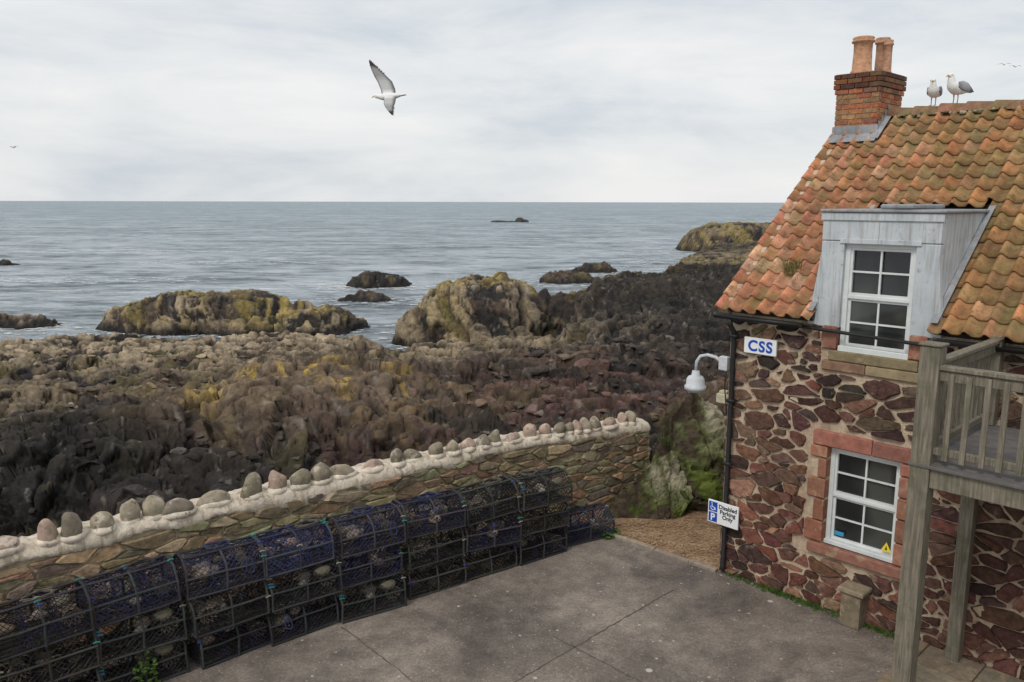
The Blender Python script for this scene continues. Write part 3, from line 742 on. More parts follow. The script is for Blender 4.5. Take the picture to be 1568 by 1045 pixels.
# pantiles
DS=(1.19,2.61); DZ=5.10; DW=(DZ-EZ)/K
cosr=1/math.sqrt(1+K*K); sinr=K*cosr
def roofp(s,w_,h,back=False):
    y=w_-sinr*h; z=EZ+K*w_+cosr*h
    if back: y=HW-y
    return (s,y,z)
mb=MB(); TW=.205; GA=.258; w0=-.19; slope=(HW/2-w0)/cosr; rows=int(slope/GA)+1; cols=int((HL+.3)/TW)
for back in (False,True):
    for i in range(rows):
        for j in range(cols):
            s=-.14+j*TW; wl=w0+i*GA*cosr; wh=min(w0+(i+1)*GA*cosr+.05,HW/2)
            ss0=s; ss1=s+TW+.012
            wl_=wl
            if not back and wl<DW+.02 and not (ss1<=DS[0] or ss0>=DS[1]):
                if ss0>=DS[0]-.03 and ss1<=DS[1]+.03:
                    if wh<DW+.09: continue
                    wl_=DW+.03
                else:
                    if ss0<DS[0] and ss1>DS[0]: ss1=DS[0]+.02
                    if ss0<DS[1] and ss1>DS[1]: ss0=DS[1]-.02
                    if ss1-ss0<.03: continue
            wl=wl_
            zz=EZ+K*wl
            cA=R.choice([(.54,.225,.135),(.58,.275,.17),(.48,.20,.115),(.43,.185,.10),(.57,.325,.215)])
            cB=R.choice([(.34,.18,.078),(.28,.165,.07),(.38,.19,.082),(.43,.19,.082),(.24,.145,.063),(.38,.23,.105)])
            mixf=min(1,max(0,(s-.4)/1.4)*.5+ (zz-4.2)/2.2*.7+R.uniform(-.28,.25))
            c=jit(mix(cA,cB,max(0,mixf)),.18)
            up=R.uniform(0,.010); sh=R.uniform(-.016,.016); n_=10; vs=[]; cc=[]
            def prf(x):
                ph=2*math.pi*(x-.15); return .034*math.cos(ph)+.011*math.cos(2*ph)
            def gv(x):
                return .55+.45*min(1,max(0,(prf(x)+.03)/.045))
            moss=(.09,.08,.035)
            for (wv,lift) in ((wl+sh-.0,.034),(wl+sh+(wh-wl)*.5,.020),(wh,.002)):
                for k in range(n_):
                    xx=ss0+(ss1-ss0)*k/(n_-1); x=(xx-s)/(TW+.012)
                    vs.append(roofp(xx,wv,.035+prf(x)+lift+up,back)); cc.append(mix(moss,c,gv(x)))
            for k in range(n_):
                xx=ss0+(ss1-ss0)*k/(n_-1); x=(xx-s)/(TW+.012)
                vs.append(roofp(xx,wl+sh+.003,.035+prf(x)+.034+up-.022,back)); cc.append(mix(c,(.05,.03,.02),.5))  # shadow at the tile's front edge painted into the lower lip colour
            fs=[]
            for r_ in range(2):
                for k in range(n_-1): fs.append((r_*n_+k,r_*n_+k+1,(r_+1)*n_+k+1,(r_+1)*n_+k))
            for k in range(n_-1): fs.append((3*n_+k,3*n_+k+1,k+1,k))
            if back: fs=[f[::-1] for f in fs]
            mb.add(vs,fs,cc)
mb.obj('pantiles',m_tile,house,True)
mb=MB()
for back in (False,True):
    segs=[(-.1,DS[0],-.12),(DS[0],DS[1],DW-.05),(DS[1],HL+.1,-.12)] if not back else [(-.1,HL+.1,-.12)]
    for (a,b,wv) in segs:
        vs=[roofp(a,wv,-.01,back),roofp(b,wv,-.01,back),roofp(b,HW/2,-.01,back),roofp(a,HW/2,-.01,back),roofp(a,wv,-.07,back),roofp(b,wv,-.07,back),roofp(b,HW/2,-.07,back),roofp(a,HW/2,-.07,back)]
        mb.add(vs,[(0,1,2,3),(7,6,5,4),(0,4,5,1),(3,7,4,0),(1,5,6,2)])
mb.obj('roof_deck',m_black,house)
mb=MB(); s=.58; zr=EZ+K*HW/2
while s<HL+.1:
    vs=[];c=jit(R.choice([(.30,.14,.09),(.26,.15,.09),(.20,.12,.07)]),.15); L_=.36; dz_=R.uniform(-.008,.008)
    for (q,ex_) in ((0,.014),(L_*.9,.0),(L_+.02,-.004)):
        for k in range(9):
            a=math.pi*(k/8); r_=.135+ex_
            vs.append((s+q,HW/2+r_*math.cos(a)*1.05,zr-.02+dz_+r_*math.sin(a)*.95+ex_))
    fs=[(r_*9+k,r_*9+k+1,(r_+1)*9+k+1,(r_+1)*9+k) for r_ in range(2) for k in range(8)]
    fs=[f[::-1] for f in fs]
    mb.add(vs,fs,c); s+=L_
for i in range(170):
    s=R.uniform(.7,HL); sd_=R.choice((-1,1)); v=ICO2[0]*np.array([R.uniform(.02,.05),.03,R.uniform(.015,.03)])+np.array([s,HW/2+sd_*.145,zr-.02+R.uniform(-.02,.02)])
    mb.add(v.tolist(),ICO2[1],R.choice([(.09,.08,.05),(.3,.27,.2),(.14,.12,.06)]))
mb.obj('ridge_tiles',m_tile,house,True)
mb=MB()
for back in (False,True):
    vs=[roofp(a,wv,h,back) for wv in (-.15,HW/2) for (a,h) in ((-.13,-.06),(-.13,.035),(0.02,.035),(0.02,-.06))]
    mb.add(vs,[(0,1,5,4),(1,2,6,5),(2,3,7,6),(0,3,2,1)])
mb.obj('verge_mortar',m_mortar,house)

# dormer
mb=MB()
mb.box((1.22,-.03,3.68),(1.50,.05,4.74),bev=.01); mb.box((2.335,-.03,3.68),(2.59,.05,4.74),bev=.01)
mb.box((1.22,-.034,4.745),(1.90,.05,5.08),bev=.01); mb.box((1.905,-.034,4.745),(2.59,.05,5.08),bev=.01)
mb.box((1.45,-.05,4.715),(2.39,-.036,4.775),bev=.005)
mb.box((1.20,-.055,4.99),(2.61,-.036,5.08),bev=.005)
for (a,b) in ((1.10,1.22),(2.68,2.59)):
    vs=[(a,-.037,3.70),(b,-.037,3.70),(b,-.032,4.6),(a,.03,3.74),(b,.03,3.74),(b,.03,4.6)]
    mb.add(vs,[(0,1,2),(3,5,4),(0,2,5,3),(0,3,4,1)])
mb.obj('dormer_front',m_dorm,house)
mb=MB()
for (a,b) in ((1.222,1.26),(2.55,2.588)):
    vs=[(a,.05,3.75),(a,.05,5.08),(a,DW+.1,5.08),(b,.05,3.75),(b,.05,5.08),(b,DW+.1,5.08)]
    mb.add(vs,[(0,1,2),(5,4,3),(0,2,5,3),(0,3,4,1),(1,4,5,2)])
mb.obj('dormer_cheeks',m_dorm,house)
mb=MB()
mb.box((1.19,-.08,5.085),(2.63,DW+.02,5.125),bev=.012)
mb.box((1.92,-.09,5.13),(2.28,.9,5.185),bev=.015)
for (a,b) in ((1.13,1.215),(2.595,2.67)):
    vs=[roofp(a,-.1,.085),roofp(b,-.1,.095),roofp(b,DW,.095),roofp(a,DW,.085)]
    mb.add(vs,[(0,1,2,3)])
CS0=-.10;CW0,CW1,CS=HW/2-.43,HW/2+.43,.56
vs=[roofp(CS0-.03,CW0-.15,.09),roofp(CS+.06,CW0-.15,.09),roofp(CS+.06,CW0,.10),roofp(CS0-.03,CW0,.10)]; mb.add(vs,[(0,1,2,3)])
mb.box((CS0-.02,CW0-.02,EZ+K*CW0-.05),(CS+.02,CW0-.008,EZ+K*CW0+.20),bev=.003)
vs=[roofp(CS,CW0-.1,.10),roofp(CS+.09,CW0-.1,.09),roofp(CS+.09,HW/2,.09),roofp(CS,HW/2,.10)]; mb.add(vs,[(0,1,2,3)])
nst=4
for i in range(nst):
    wa=CW0+(HW/2-CW0)*i/nst; wb=CW0+(HW/2-CW0)*(i+1)/nst; za=EZ+K*wb
    vs=[(CS+.014,wa,EZ+K*wa),(CS+.014,wb,EZ+K*wb),(CS+.014,wb,za+.17),(CS+.014,wa,za+.17)]; mb.add(vs,[(0,1,2,3)])
mb.obj('lead_flashings',m_lead,house)
# chimney
mb=MB(); zt=7.09; mb.box((CS0+.01,CW0+.01,3.72),(CS-.01,CW1-.01,zt),(.45,.38,.3))
mb.obj('chimney_core',m_mortar,house)
mb=MB(); z=5.63;i=0; bh=.0655
bricks=[(.42,.14,.07),(.34,.125,.07),(.27,.11,.07),(.46,.18,.08),(.20,.10,.07),(.30,.17,.09),(.36,.2,.1)]
while z<zt-.02:
    o=0.0
    if z>zt-.22: o=.035
    if zt-.29<z<=zt-.22: o=.018
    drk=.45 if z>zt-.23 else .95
    def row(a,b,fn,off):
        x=a; first=True
        while x<b-.02:
            L_=.215 if not(first and off) else .105
            first=False
            x2=min(b,x+L_); fn(x+.004,x2-.004); x=x2+.006
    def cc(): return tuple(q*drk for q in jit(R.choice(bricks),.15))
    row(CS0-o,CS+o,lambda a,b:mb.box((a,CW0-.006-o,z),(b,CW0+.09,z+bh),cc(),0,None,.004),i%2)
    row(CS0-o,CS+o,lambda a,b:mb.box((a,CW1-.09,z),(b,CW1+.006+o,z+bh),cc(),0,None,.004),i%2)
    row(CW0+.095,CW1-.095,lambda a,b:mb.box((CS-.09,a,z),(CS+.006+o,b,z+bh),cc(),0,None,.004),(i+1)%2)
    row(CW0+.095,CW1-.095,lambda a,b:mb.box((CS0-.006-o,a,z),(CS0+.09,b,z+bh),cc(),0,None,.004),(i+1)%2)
    z+=.0755;i+=1
mb.obj('chimney_bricks',m_brick,house)
mb=MB()
mb.box((CS0-.03,CW0-.03,zt+.012),(CS+.03,CW1+.03,zt+.05),(.12,.10,.08),0,None,.02)
def pot(s,w_,r,h,c):
    mb.lathe([(r*1.12,0),(r*1.12,.05),(r,.06),(r*.92,h*.6),(r*.95,h*.84),(r*1.16,h*.86),(r*1.16,h*.90),(r*.98,h*.92),(r*1.1,h*.97),(r*1.0,h),(r*.8,h),(r*.78,h*.6),(0,h*.5)],(s,w_,zt+.045),22,c)
pot(.17,CW0+.22,.145,.55,(.50,.27,.16)); pot(.28,CW1-.20,.10,.58,(.44,.25,.16)); pot(.41,CW1-.30,.065,.52,(.44,.25,.16))
mb.obj('chimney_pots',m_brick,house,True)
# gutters and downpipe
mb=MB()
for (a,b) in ((-.12,1.10),(2.68,HL+.1)):
    vs=[];n_=7
    for s in (a,b):
        for k in range(n_):
            an=math.pi*k/(n_-1); vs.append((s,-.22-.06*math.cos(an),3.715-.06*math.sin(an)))
        for k in range(n_):
            an=math.pi*k/(n_-1); vs.append((s,-.22-.052*math.cos(an),3.715-.05*math.sin(an)))
    fs=[]
    for k in range(n_-1): fs+=[(k,k+1,2*n_+k+1,2*n_+k),(n_+k,3*n_+k,3*n_+k+1,n_+k+1),(k,n_+k,n_+k+1,k+1),(2*n_+k,2*n_+k+1,3*n_+k+1,3*n_+k)]
    fs+=[(0,2*n_,3*n_,n_),(n_-1,2*n_-1,4*n_-1,3*n_-1)]
    mb.add(vs,fs)
mb.tube([(1.05,-.12,3.665),(1.3,-.10,3.65),(2.5,-.10,3.61),(2.72,-.14,3.665)],.022,8)
mb.tube([(.10,-.22,3.67),(.10,-.20,3.58),(.10,-.10,3.48),(.10,-.09,3.3),(.10,-.09,0.12),(.10,-.13,.05)],.036,12)
for z in (3.4,2.5,1.6,.7): mb.box((.045,-.135,z),(.155,-.0,z+.045),bev=.008)
mb.obj('gutter_and_downpipe',m_black,house,True)
clump('roof_weed',(.62,.42,EZ+K*.42+.05),200,.12,.24,m_grass,.008,.7,parent=house)
mb=MB()
mb.box((1.88,-.27,0),(2.12,-.045,.44),(.20,.16,.11),0,None,.012); mb.box((1.84,-.31,.442),(2.16,-.03,.51),(.27,.22,.15),0,None,.015)
o=mb.obj('mounting_post',m_sand); o.matrix_world=HM

# signs
m_sign=plain('sign_white',(.78,.79,.80),.4,.03,5,.02); m_blue=plain('sign_blue',(.012,.07,.42),.4,.05,5,.02); m_ink=plain('sign_black',(.02,.02,.03),.5,.05)
def text(body,size,loc,mat,parent,al='CENTER',bold=0,sp=1.0):
    cu=bpy.data.curves.new('lettering','FONT'); cu.body=body; cu.size=size; cu.align_x=al; cu.extrude=.0015; cu.offset=bold; cu.space_line=.85; cu.space_character=sp
    cu.materials.append(mat); o=bpy.data.objects.new('lettering',cu); link(o,parent); o.location=loc; o.rotation_euler=(math.pi/2,0,0); return o
e=empty('css_sign',HM)
mb=MB(); mb.box((.25,-.075,3.215),(.715,-.045,3.43),bev=.006); mb.obj('panel',m_sign,e)
text('CSS',.20,(.485,-.078,3.255),m_blue,e,bold=.006,sp=1.15)
e=empty('disabled_parking_sign',HM)
mb=MB(); mb.box((-.14,-.155,.73),(.34,-.135,1.06),bev=.005); mb.obj('panel',m_sign,e)
mb=MB(); mb.box((-.125,-.159,.75),(.01,-.156,.885)); mb.box((-.125,-.159,.90),(.01,-.156,1.04)); mb.obj('blue_squares',m_blue,e)
text('P',.14,(-.058,-.161,.77),m_sign,e,bold=.004)
text('Disabled\nParking\nOnly',.083,(.175,-.158,.965),m_ink,e,bold=.0015)
mb=MB()
an=[(-.058+.035*math.cos(t),-.161,.955+.035*math.sin(t)) for t in [math.pi*.75+ i*.35 for i in range(13)]]
mb.tube(an,.005,5); mb.tube([(-.075,-.161,1.01),(-.068,-.161,.965),(-.04,-.161,.965),(-.028,-.161,.935),(-.012,-.161,.93)],.006,5)
mb.tube([(-.078,-.161,1.016),(-.078,-.161,1.03)],.008,6)
mb.obj('wheelchair_symbol',m_sign,e)
e=empty('wall_lamp',HM); m_lamp=plain('lamp_grey',(.50,.52,.55),.45,.15,9,.05,.4)
mb=MB(); mb.box((-.10,-.12,2.92),(.03,-.038,3.12),bev=.015); mb.obj('bracket',m_lamp,e)
mb=MB(); mb.tube([(-.06,-.08,3.02),(-.16,-.1,3.09),(-.28,-.12,3.11),(-.38,-.14,3.08),(-.43,-.15,3.0),(-.44,-.15,2.88)],.024,10); mb.obj('arm',m_lamp,e,True)
mb=MB(); mb.lathe([(0.0,.27),(.05,.265),(.06,.20),(.10,.185),(.125,.15),(.13,.06),(.15,.05),(.15,.0),(.12,.0),(.11,-.03),(.0,-.05)],(-.44,-.15,2.60),24); mb.obj('head',m_lamp,e,True)
mb=MB(); mb.tube([(-.0,-.08,2.93),(-.02,-.07,2.7),(.0,-.02,2.3)],.008,6); mb.obj('cable',m_black,e)
mb=MB(); mb.box((-.20,.02,2.42),(-.006,.16,2.56),(.5,.46,.33),0,None,.012); mb.box((-.17,.04,2.561),(-.05,.13,2.60),(.5,.46,.33),0,None,.008); o=mb.obj('meter_box',m_sand); o.matrix_world=HM

# ------------------------------------------------------------------ balcony
bal=empty('timber_balcony',HM)
S0,W0=3.27,-2.0; DZ_=2.84; S1=8.3
mb=MB()
for s in (S0,5.7,S1): mb.box((s-.085,W0-.085,-.02),(s+.085,W0+.085,3.93 if s==S0 else 3.80),bev=.012)
mb.box((S0-.10,W0-.10,3.932),(S0+.10,W0+.10,3.955),bev=.008)
mb.box((3.10,-.24,-.02),(3.24,-.10,DZ_-.22),bev=.01); mb.box((3.21,-.20,DZ_-.0),(3.33,-.08,3.82),bev=.01)
mb.obj('posts',m_wood,bal)
mb=MB()
mb.box((S0+.09,W0-.06,DZ_-.22),(S1,W0+.0,DZ_-.03),bev=.008); mb.box((S0-.03,W0+.09,DZ_-.22),(S0+.03,-.03,DZ_-.03),bev=.008)
s=S0+.45
while s<S1: mb.box((s,W0+.01,DZ_-.2),(s+.05,-.04,DZ_-.035)); s+=.45
mb.obj('joists',m_wood,bal)
mb=MB(); w_=W0-.10
while w_<-.1:
    mb.box((S0-.10,w_,DZ_-.03),(S1+.1,w_+.135,DZ_),bev=.004); w_+=.143
mb.obj('deck_boards',plain('deck_grey',(.13,.12,.115),.85,.25,7,.3),bal)
mb=MB()
mb.box((S0+.086,W0-.05,3.72),(S1,W0+.05,3.765),bev=.008); mb.box((S0+.086,W0-.025,3.62),(S1,W0+.025,3.715),bev=.006)
mb.box((S0+.086,W0-.025,2.93),(S1,W0+.025,3.0),bev=.006)
mb.box((S0-.05,W0+.086,3.74),(S0+.05,-.2,3.785),bev=.008);mb.box((S0-.025,W0+.086,3.64),(S0+.025,-.2,3.735),bev=.006)
mb.box((S0-.025,W0+.086,2.93),(S0+.025,-.2,3.0),bev=.006)
mb.obj('rails',m_wood,bal)
mb=MB(); s=S0+.17
while s<S1-.05:
    a=R.uniform(-.006,.006); mb.box((s+a,W0-.055,2.90+a),(s+a+.045,W0-.026,3.70+a),bev=.004); s+=.145
w_=W0+.2
while w_<-.25:
    mb.box((S0-.055,w_,2.90),(S0-.026,w_+.045,3.72),bev=.004); w_+=.145
mb.obj('balusters',m_wood,bal)
mb=MB(); s=2.87
pv=empty('stone_paving',HM)
while s<8:
    w_=-4.2
    while w_<-.1:
        mb.box((s+.004,w_+.004,-.03),(s+.596,min(w_+.896,-.06),.055+R.uniform(-.004,.004)),jit((.22,.185,.13),.18),0,None,.008); w_+=.9
    s+=.6
mb.box((2.76,-4.2,-.03),(2.868,-.06,.075),(.26,.2,.13),0,None,.012)
mb.obj('flagstones',m_sand,pv)

# ------------------------------------------------------------------ lobster pots
LX,DY_,HZ=.86,.58,.415
prof=[(-.29,0),(-.29,.12),(-.285,.22),(-.25,.31),(-.18,.375),(-.08,.41),(.08,.41),(.18,.375),(.25,.31),(.285,.22),(.29,.12),(.29,0)]
pl=[0]
for a,b in zip(prof[:-1],prof[1:]): pl.append(pl[-1]+math.hypot(b[0]-a[0],b[1]-a[1]))
def pp(u): return float(np.interp(u,pl,[p[0] for p in prof])),float(np.interp(u,pl,[p[1] for p in prof]))
def lobster_mesh(seed,main,alt,frame):
    r=random.Random(seed); mb=MB()
    def jp(p,a=.007): return (p[0]+r.uniform(-a,a),p[1]+r.uniform(-a,a),p[2]+r.uniform(-a,a))
    nx,nu=26,38
    P={}
    f1=r.uniform(3,7)
    for i in range(nx+1):
        for j in range(nu+1):
            if (i+j)%2==0:
                y,z=pp(pl[-1]*j/nu); sag=.03*abs(math.sin(i/nx*math.pi*2))
                P[i,j]=jp((-LX/2+LX*i/nx,y*(1-sag*1.2),z-sag*(z/.4)+.008*math.sin(i*.9+f1)))
    def tw(a,b,c,rr=.0042): mb.tube([a,b],rr,3,c,0,False)
    for (i,j) in P:
        for dj in (1,-1):
            if (i+1,j+dj) in P:
                pz=float(vn(np.array([i*.22+seed*3.]),np.array([j*.2]),seed)[0])
                c=alt if pz+r.uniform(-.15,.15)>.60 else main
                tw(P[i,j],P[i+1,j+dj],jit(c,.45,r))
    for (xx,inner) in ((-LX/2,0),(LX/2,0),(-.13,1),(.14,1)):
        st=.036; G={}
        for a in range(-8,9):
            for b in range(0,12):
                if (a+b)%2: continue
                y=a*st; z=.01+b*st
                zmax=float(np.interp(abs(y),[0,.08,.18,.25,.285,.29],[.41,.41,.375,.31,.22,0]))
                if z<=zmax: G[a,b]=jp((xx+(.03*math.sin(a*.6+b*.3) if inner else 0),y,z))
        for (a,b) in G:
            for db in (1,-1):
                if (a+1,b+db) in G: tw(G[a,b],G[a+1,b+db],jit(main if not inner else alt,.3,r))
    for xx in (-LX/2,0,LX/2):
        mb.tube([jp((xx,a,b),.006) for a,b in prof],.015,6,jit(frame,.3,r),1)
        mb.tube([(xx,-.29,.012),(xx,.29,.012)],.014,6,frame,1)
    for (y,z) in ((-.29,.012),(.29,.012),(-.283,.23),(.283,.23),(-.09,.412),(.09,.412)):
        mb.tube([(-LX/2-.01,y,z),(-LX/4,y,z+r.uniform(-.012,.002)),(0,y,z+r.uniform(-.006,.004)),(LX/4,y,z+r.uniform(-.012,.002)),(LX/2+.01,y,z)],.013,6,jit(frame,.3,r),1)
    for k in range(6):
        y=-.24+k*.096; mb.box((-LX/2,y-.018,.004),(LX/2,y+.018,.02),jit((.05,.045,.04),.3,r),1)
    for (xx,sg) in ((r.choice((-.27,.27)),-1),(r.choice((-.27,.27)),1)):
        vs=[];n_=12; rx_=r.uniform(.8,1.1)
        for (rr,yy_) in ((.105,sg*.26),(.07,sg*.15),(.055,sg*.06)):
            for k in range(n_): an=2*math.pi*k/n_; vs.append(jp((xx+rr*rx_*math.cos(an),yy_,.2+rr*math.sin(an)*.85),.006))
        cE=r.choice([(.20,.165,.125),(.24,.20,.155),(.12,.11,.095)])
        for a in range(2):
            for k in range(n_):
                k2=(k+1)%n_
                tw(vs[a*n_+k],vs[(a+1)*n_+k2],cE,.005); tw(vs[a*n_+k2],vs[(a+1)*n_+k],cE,.005)
        mb.tube([vs[2*n_+k%n_] for k in range(n_+1)],.009,5,(.20,.18,.15),0)
    for q in range(4):
        v=angular(ICO2[0],np.random.default_rng(seed*7+q),8,.5,.9)*np.array([.10,.06,.06])*r.uniform(.7,1.3)+np.array([r.uniform(-.33,.33),r.uniform(-.22,.15),r.uniform(.06,.30)])
        mb.add(v.tolist(),ICO2[1],jit(r.choice([(.26,.21,.16),(.12,.10,.08),(.32,.27,.22)]),.25,r),0)
    for k in range(7):
        x=r.choice((-LX/2,0,LX/2)); y,z=pp(r.uniform(.2,pl[-1]-.2)); c=r.choice([(.02,.22,.17),(.04,.05,.2),(.03,.20,.16),(.26,.24,.2)])
        mb.tube([(x-.03,y*1.03,z+.012),(x,y*1.05,z+.02),(x+.035,y*1.04,z+.008)],.009,5,c)
    cr=r.choice([(.045,.05,.10),(.04,.04,.045),(.12,.105,.085)])
    x0=r.uniform(-.25,.25); pts=[]
    for k in range(34):
        a=k*.55; rr=.10+.015*math.sin(k*1.7); pts.append((x0+rr*1.4*math.cos(a),.02+rr*math.sin(a)*.8,.427+.004*(k%7)))
    mb.tube(pts,.007,5,cr)
    if seed%3==0:
        x0=r.uniform(-.3,.3)
        pts=[(x0+.05*math.sin(k*.55)+.02*r.random(),-.305-.01*r.random(),.34-.2*math.sin(math.pi*k/10)) for k in range(11)]
        mb.tube(pts,.0065,5,r.choice([(.20,.19,.17),(.04,.05,.15)]))
    me_o=mb.obj('tmp',[m_net,m_net]); me=me_o.data; bpy.data.objects.remove(me_o); me.name='lobster_pot'
    return me
BLU=(.024,.028,.075); PUR=(.027,.025,.044); BLK=(.020,.019,.021); BRN=(.055,.046,.038)
FR=(.045,.043,.050)
pm={'b':[lobster_mesh(1,BLU,PUR,FR),lobster_mesh(3,BLU,(.042,.053,.15),(.042,.044,.06)),lobster_mesh(6,PUR,BLU,FR)],
    'k':[lobster_mesh(2,BLK,BRN,(.042,.040,.038)),lobster_mesh(9,BLK,PUR,(.040,.039,.042)),lobster_mesh(4,BRN,BLK,(.05,.045,.04)),lobster_mesh(5,BLK,(.035,.035,.04),(.045,.045,.045))]}
def s_at_x(x): return float(np.interp(x,px,ss))
c0=s_at_x(1.15)-.70
types=['kkk','kbk','kkb','kbb','kkb','kkb','kkb','kkk','kkb','kkk','kkb','kkk']
for ci,tp_ in enumerate(types):
    s=c0-.90-ci*.925+R.uniform(-.02,.02)
    off=float(np.interp(ci,[0,3,6,9],[.86,.76,.64,.56]))
    for li in range(3):
        k=tp_[li]
        p=wpos(s+R.uniform(-.05,.05),off+R.uniform(-.06,.06),.012+li*.412)
        t=wpos(s+.1,0,0)-wpos(s-.1,0,0); ang=math.atan2(t.y,t.x)+R.uniform(-.08,.08)+(-.06 if ci<5 else 0)
        if R.random()<.5: ang+=math.pi
        o=link(bpy.data.objects.new('lobster_pot',R.choice(pm[k])))
        o.location=p; o.rotation_euler=(R.uniform(-.035,.035),R.uniform(-.035,.035),ang)
p=wpos(c0+.10,.76,.012); o=link(bpy.data.objects.new('lobster_pot',pm['b'][0])); o.location=p; o.rotation_euler=(0,0,.50)
# ------------------------------------------------------------------ plants
clump('weed_clump',(1.5,12.15,0),220,.2,.12,m_leaf,.03,broad=True)
clump('weed_clump',wpos(s_at_x(-4.55),.93,0),150,.12,.5,m_leaf,.026,broad=True)
clump('grass_tuft',(1.75,14.15,1.05),260,.22,.40,m_grass,.008,.8)
clump('grass_tuft',(2.75,13.5,1.1),120,.2,.2,m_leaf,.008,.8)
mb=MB()
for i in range(900):
    s=R.uniform(.1,2.9)
    if R.random()<.5: s=R.choice([.9,1.05,1.4,2.3,2.6])+R.gauss(0,.12)
    p=HM@Vector((s,-.05-abs(R.gauss(0,.05)),0)); h=R.uniform(.02,.08); a=R.uniform(0,6.28)
    q=Vector((math.cos(a),math.sin(a),0))*.012; tip=p+Vector((math.cos(a)*.04,math.sin(a)*.04,h))
    mb.add([p-q,p+q,tip],[(0,1,2)])
mb.obj('wall_foot_weeds',m_leaf)
mb=MB()
for i in range(1800):
    x=R.uniform(1.2,3.9);y=R.uniform(11.1,13.8)
    if (x-1.33)*(.69)+(y-12.42)*.72<.05: continue
    if (x-3.0)*.72-(y-10.95)*.69>-.1: continue
    l=R.uniform(.02,.09); an=R.uniform(0,6.28); u=Vector((math.cos(an),math.sin(an),R.uniform(-.1,.3)))*l; q=Vector((-math.sin(an),math.cos(an),0))*.005
    p=Vector((x,y,.012+R.random()*.02)); mb.add([p-q,p+q,p+u+q,p+u-q],[(0,1,2,3)])
mb.obj('straw_litter',m_straw)

# ------------------------------------------------------------------ gulls
WHT=(.78,.78,.77); GRY=(.36,.37,.39); BK=(.02,.02,.02); YEL=(.6,.4,.05); PNK=(.5,.28,.25)
def body(mb,path,rad,colf,n=18):
    pts=[Vector(p) for p in path]
    P=[];Rr=[]
    for i in range(len(pts)-1):
        p0=pts[max(i-1,0)];p1=pts[i];p2=pts[i+1];p3=pts[min(i+2,len(pts)-1)]
        for k in range(4):
            t=k/4; P.append(.5*((2*p1)+(p2-p0)*t+(2*p0-5*p1+4*p2-p3)*t*t+(3*p1-p0-3*p2+p3)*t**3))
            Rr.append((rad[i][0]*(1-t)+rad[i+1][0]*t,rad[i][1]*(1-t)+rad[i+1][1]*t))
    P.append(pts[-1]);Rr.append(rad[-1])
    b=len(mb.v); mb.tube(P,Rr,n,(1,1,1),0,True)
    for i in range(b,len(mb.v)): c=colf(Vector(mb.v[i])); mb.c[i]=(*c,1)
def standing(name,loc,yaw,sc):
    mb=MB()
    def cf(p):
        if p.x<-.24: return BK if p.z<.215 and p.x<-.27 else mix(WHT,GRY,.3)
        return WHT
    body(mb,[(-.30,0,.165),(-.22,0,.180),(-.12,0,.195),(0,0,.205),(.075,0,.235),(.11,0,.285),(.118,0,.335),(.14,0,.358),(.172,0,.355)],
         [(.02,.006),(.045,.022),(.078,.065),(.092,.088),(.078,.075),(.05,.048),(.040,.042),(.038,.038),(.012,.014)],cf)
    for sg in (1,-1):
        pts=[(.07,sg*.080,.240),(0,sg*.094,.228),(-.12,sg*.082,.215),(-.24,sg*.045,.195),(-.34,sg*.012,.175)]
        vs=[];n_=8;rr=[(.012,.035),(.014,.062),(.013,.055),(.01,.03),(.003,.006)]
        for p,(a,b) in zip(pts,rr):
            for k in range(n_): an=2*math.pi*k/n_; vs.append((p[0],p[1]+a*math.cos(an),p[2]+b*math.sin(an)))
        fs=[(i*n_+k,i*n_+(k+1)%n_,(i+1)*n_+(k+1)%n_,(i+1)*n_+k) for i in range(4) for k in range(n_)]+[tuple(range(n_))]
        cols=[GRY]*(3*n_)+[(.10,.10,.11)]*n_+[BK]*n_
        mb.add(vs,fs,cols)
        mb.tube([(.0,sg*.03,.14),(-.008,sg*.03,.075),(.0,sg*.03,.005)],[.011,.007,.007],7,PNK)
        for a in (-.5,0,.5): mb.tube([(0,sg*.03,.006),(.05*math.cos(a),sg*.03+.05*math.sin(a),.004)],[.006,.004],5,PNK)
        mb.tube([(.155,sg*.0325,.365),(.155,sg*.038,.365)],.005,8,BK)
    mb.tube([(.17,0,.355),(.200,0,.351),(.223,0,.338)],[(.010,.013),(.008,.010),(.003,.004)],8,YEL)
    o=mb.obj(name,m_gull,None,True); o.matrix_world=Matrix.Translation(loc)@Matrix.Rotation(yaw,4,'Z')@Matrix.Scale(sc,4); return o
zr=EZ+K*HW/2
p=HM@Vector((1.18,HW/2,zr+.115)); standing('seagull',p,math.radians(232),.95)
p=HM@Vector((1.48,HW/2,zr+.115)); standing('seagull',p,math.radians(206),1.08)
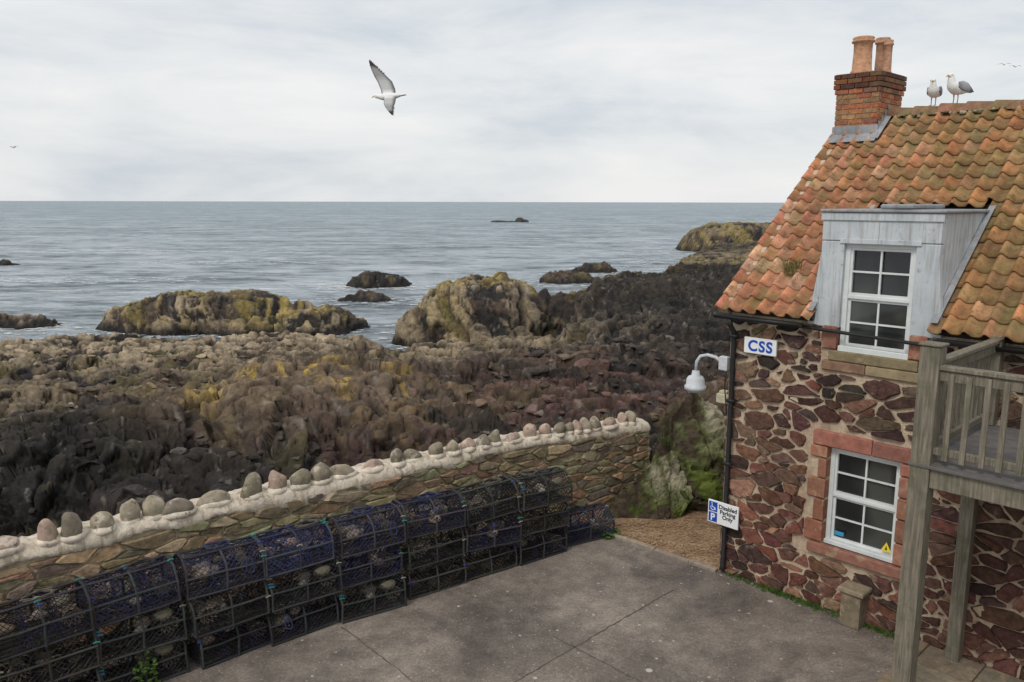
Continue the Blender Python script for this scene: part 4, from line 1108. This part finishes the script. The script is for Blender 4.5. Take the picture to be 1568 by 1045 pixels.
def flying(name,loc,M3,scale,w1,w2):
    mb=MB()
    def cf(p): return WHT
    body(mb,[(.29,0,.0),(.2,0,.0),(.1,0,-.005),(0,0,-.01),(-.12,0,-.008),(-.19,0,.006),(-.235,0,.012),(-.262,0,.008)],
         [(.065,.006),(.045,.022),(.055,.05),(.066,.064),(.055,.055),(.040,.040),(.036,.036),(.010,.012)],cf)
    mb.tube([(-.258,0,.008),(-.29,0,.004),(-.312,0,-.008)],[(.009,.011),(.007,.009),(.002,.003)],8,YEL)
    for sg in (1,-1): mb.tube([(-.243,sg*.029,.02),(-.243,sg*.034,.02)],.005,6,BK)
    for W in (w1,w2):
        n_=len(W); vs=[];cols=[]
        for (p,cf_,cb,c) in W:
            p=Vector(p)
            for (x,th) in ((-cf_,0),(-cf_*.6,.012),(cb*.3,.010),(cb,.0),(cb*.3,-.004),(-cf_*.6,-.008)):
                vs.append((p.x+x,p.y,p.z+th)); cols.append(mix(c,(.16,.15,.14),.6) if x>cb*.5 and c!=BK else c)
        fs=[(i*6+k,i*6+(k+1)%6,(i+1)*6+(k+1)%6,(i+1)*6+k) for i in range(n_-1) for k in range(6)]+[tuple((n_-1)*6+k for k in range(6))]
        mb.add(vs,fs,cols)
        for q in range(n_-4,n_-1) if n_>4 else []:
            (p,cf_,cb,c),(p2,_,cb2,_c)=W[q],W[q+1]
            for u in (0,.33,.66):
                a=Vector(p).lerp(Vector(p2),u); cbb=cb*(1-u)+cb2*u; dr_=(Vector(p2)-Vector(p)).normalized()
                tip=a+Vector((cbb*1.15,0,0))+dr_*.06
                mb.add([a+Vector((cbb*.4,0,0)),a+Vector((cbb*.9,0,0)),tip,a+Vector((cbb*.5,0,0))+dr_*.05],[(0,1,2,3)],(.12,.115,.11))
    o=mb.obj(name,m_gull,None,True); o.matrix_world=Matrix.Translation(loc)@M3@Matrix.Scale(scale,4); return o
LG=(.42,.42,.42); LG2=(.27,.265,.26)
w1=[((-.02,.03,.02),.11,.13,WHT),((-.04,.10,.12),.11,.14,LG),((-.09,.15,.26),.11,.14,LG),((-.17,.18,.38),.09,.11,LG2),((-.25,.2,.49),.05,.085,LG2),((-.29,.21,.56),.03,.05,BK),((-.325,.22,.64),.008,.012,BK)]
w2=[((.0,-.03,-.01),.09,.12,WHT),((.01,-.16,-.08),.09,.12,LG),((.02,-.30,-.16),.085,.11,LG),((.04,-.42,-.23),.07,.08,LG2),((.065,-.52,-.30),.045,.05,LG2),((.085,-.58,-.345),.03,.03,BK),((.105,-.63,-.39),.008,.008,BK)]
flying('seagull',(-2.2,15,7.06),Matrix.Rotation(math.radians(-4),4,'Y'),1.03,w1,w2)
flat1=[((0,.03,.01),.09,.11,WHT),((0,.3,.14),.09,.09,LG2),((.03,.7,.05),.01,.02,BK)]
flat2=[((0,-.03,.01),.09,.11,WHT),((0,-.3,.14),.09,.09,LG2),((.03,-.7,.05),.01,.02,BK)]
flying('seagull',(-57,95,11.2),Matrix.Rotation(1.2,4,'Z'),1.0,flat1,flat2)
flying('seagull',(43.6,75,17.3),Matrix.Rotation(1.3,4,'Z'),.8,flat1,flat2)
flying('seagull',(46.4,78,17.6),Matrix.Rotation(1.5,4,'Z'),.8,flat1,flat2)

# ------------------------------------------------------------------ camera
cam=bpy.data.cameras.new('camera'); cam.lens=28.49; cam.sensor_width=36; cam.clip_end=100000; cam.clip_start=.1
co=link(bpy.data.objects.new('camera',cam))
co.matrix_world=Matrix.Translation((0,0,5.2))@Matrix.Rotation(math.radians(90-9.74),4,'X')@Matrix.Rotation(math.radians(.13),4,'Z')
scene.camera=co
scene.view_settings.view_transform='Standard'; scene.view_settings.look='None'; scene.view_settings.exposure=0
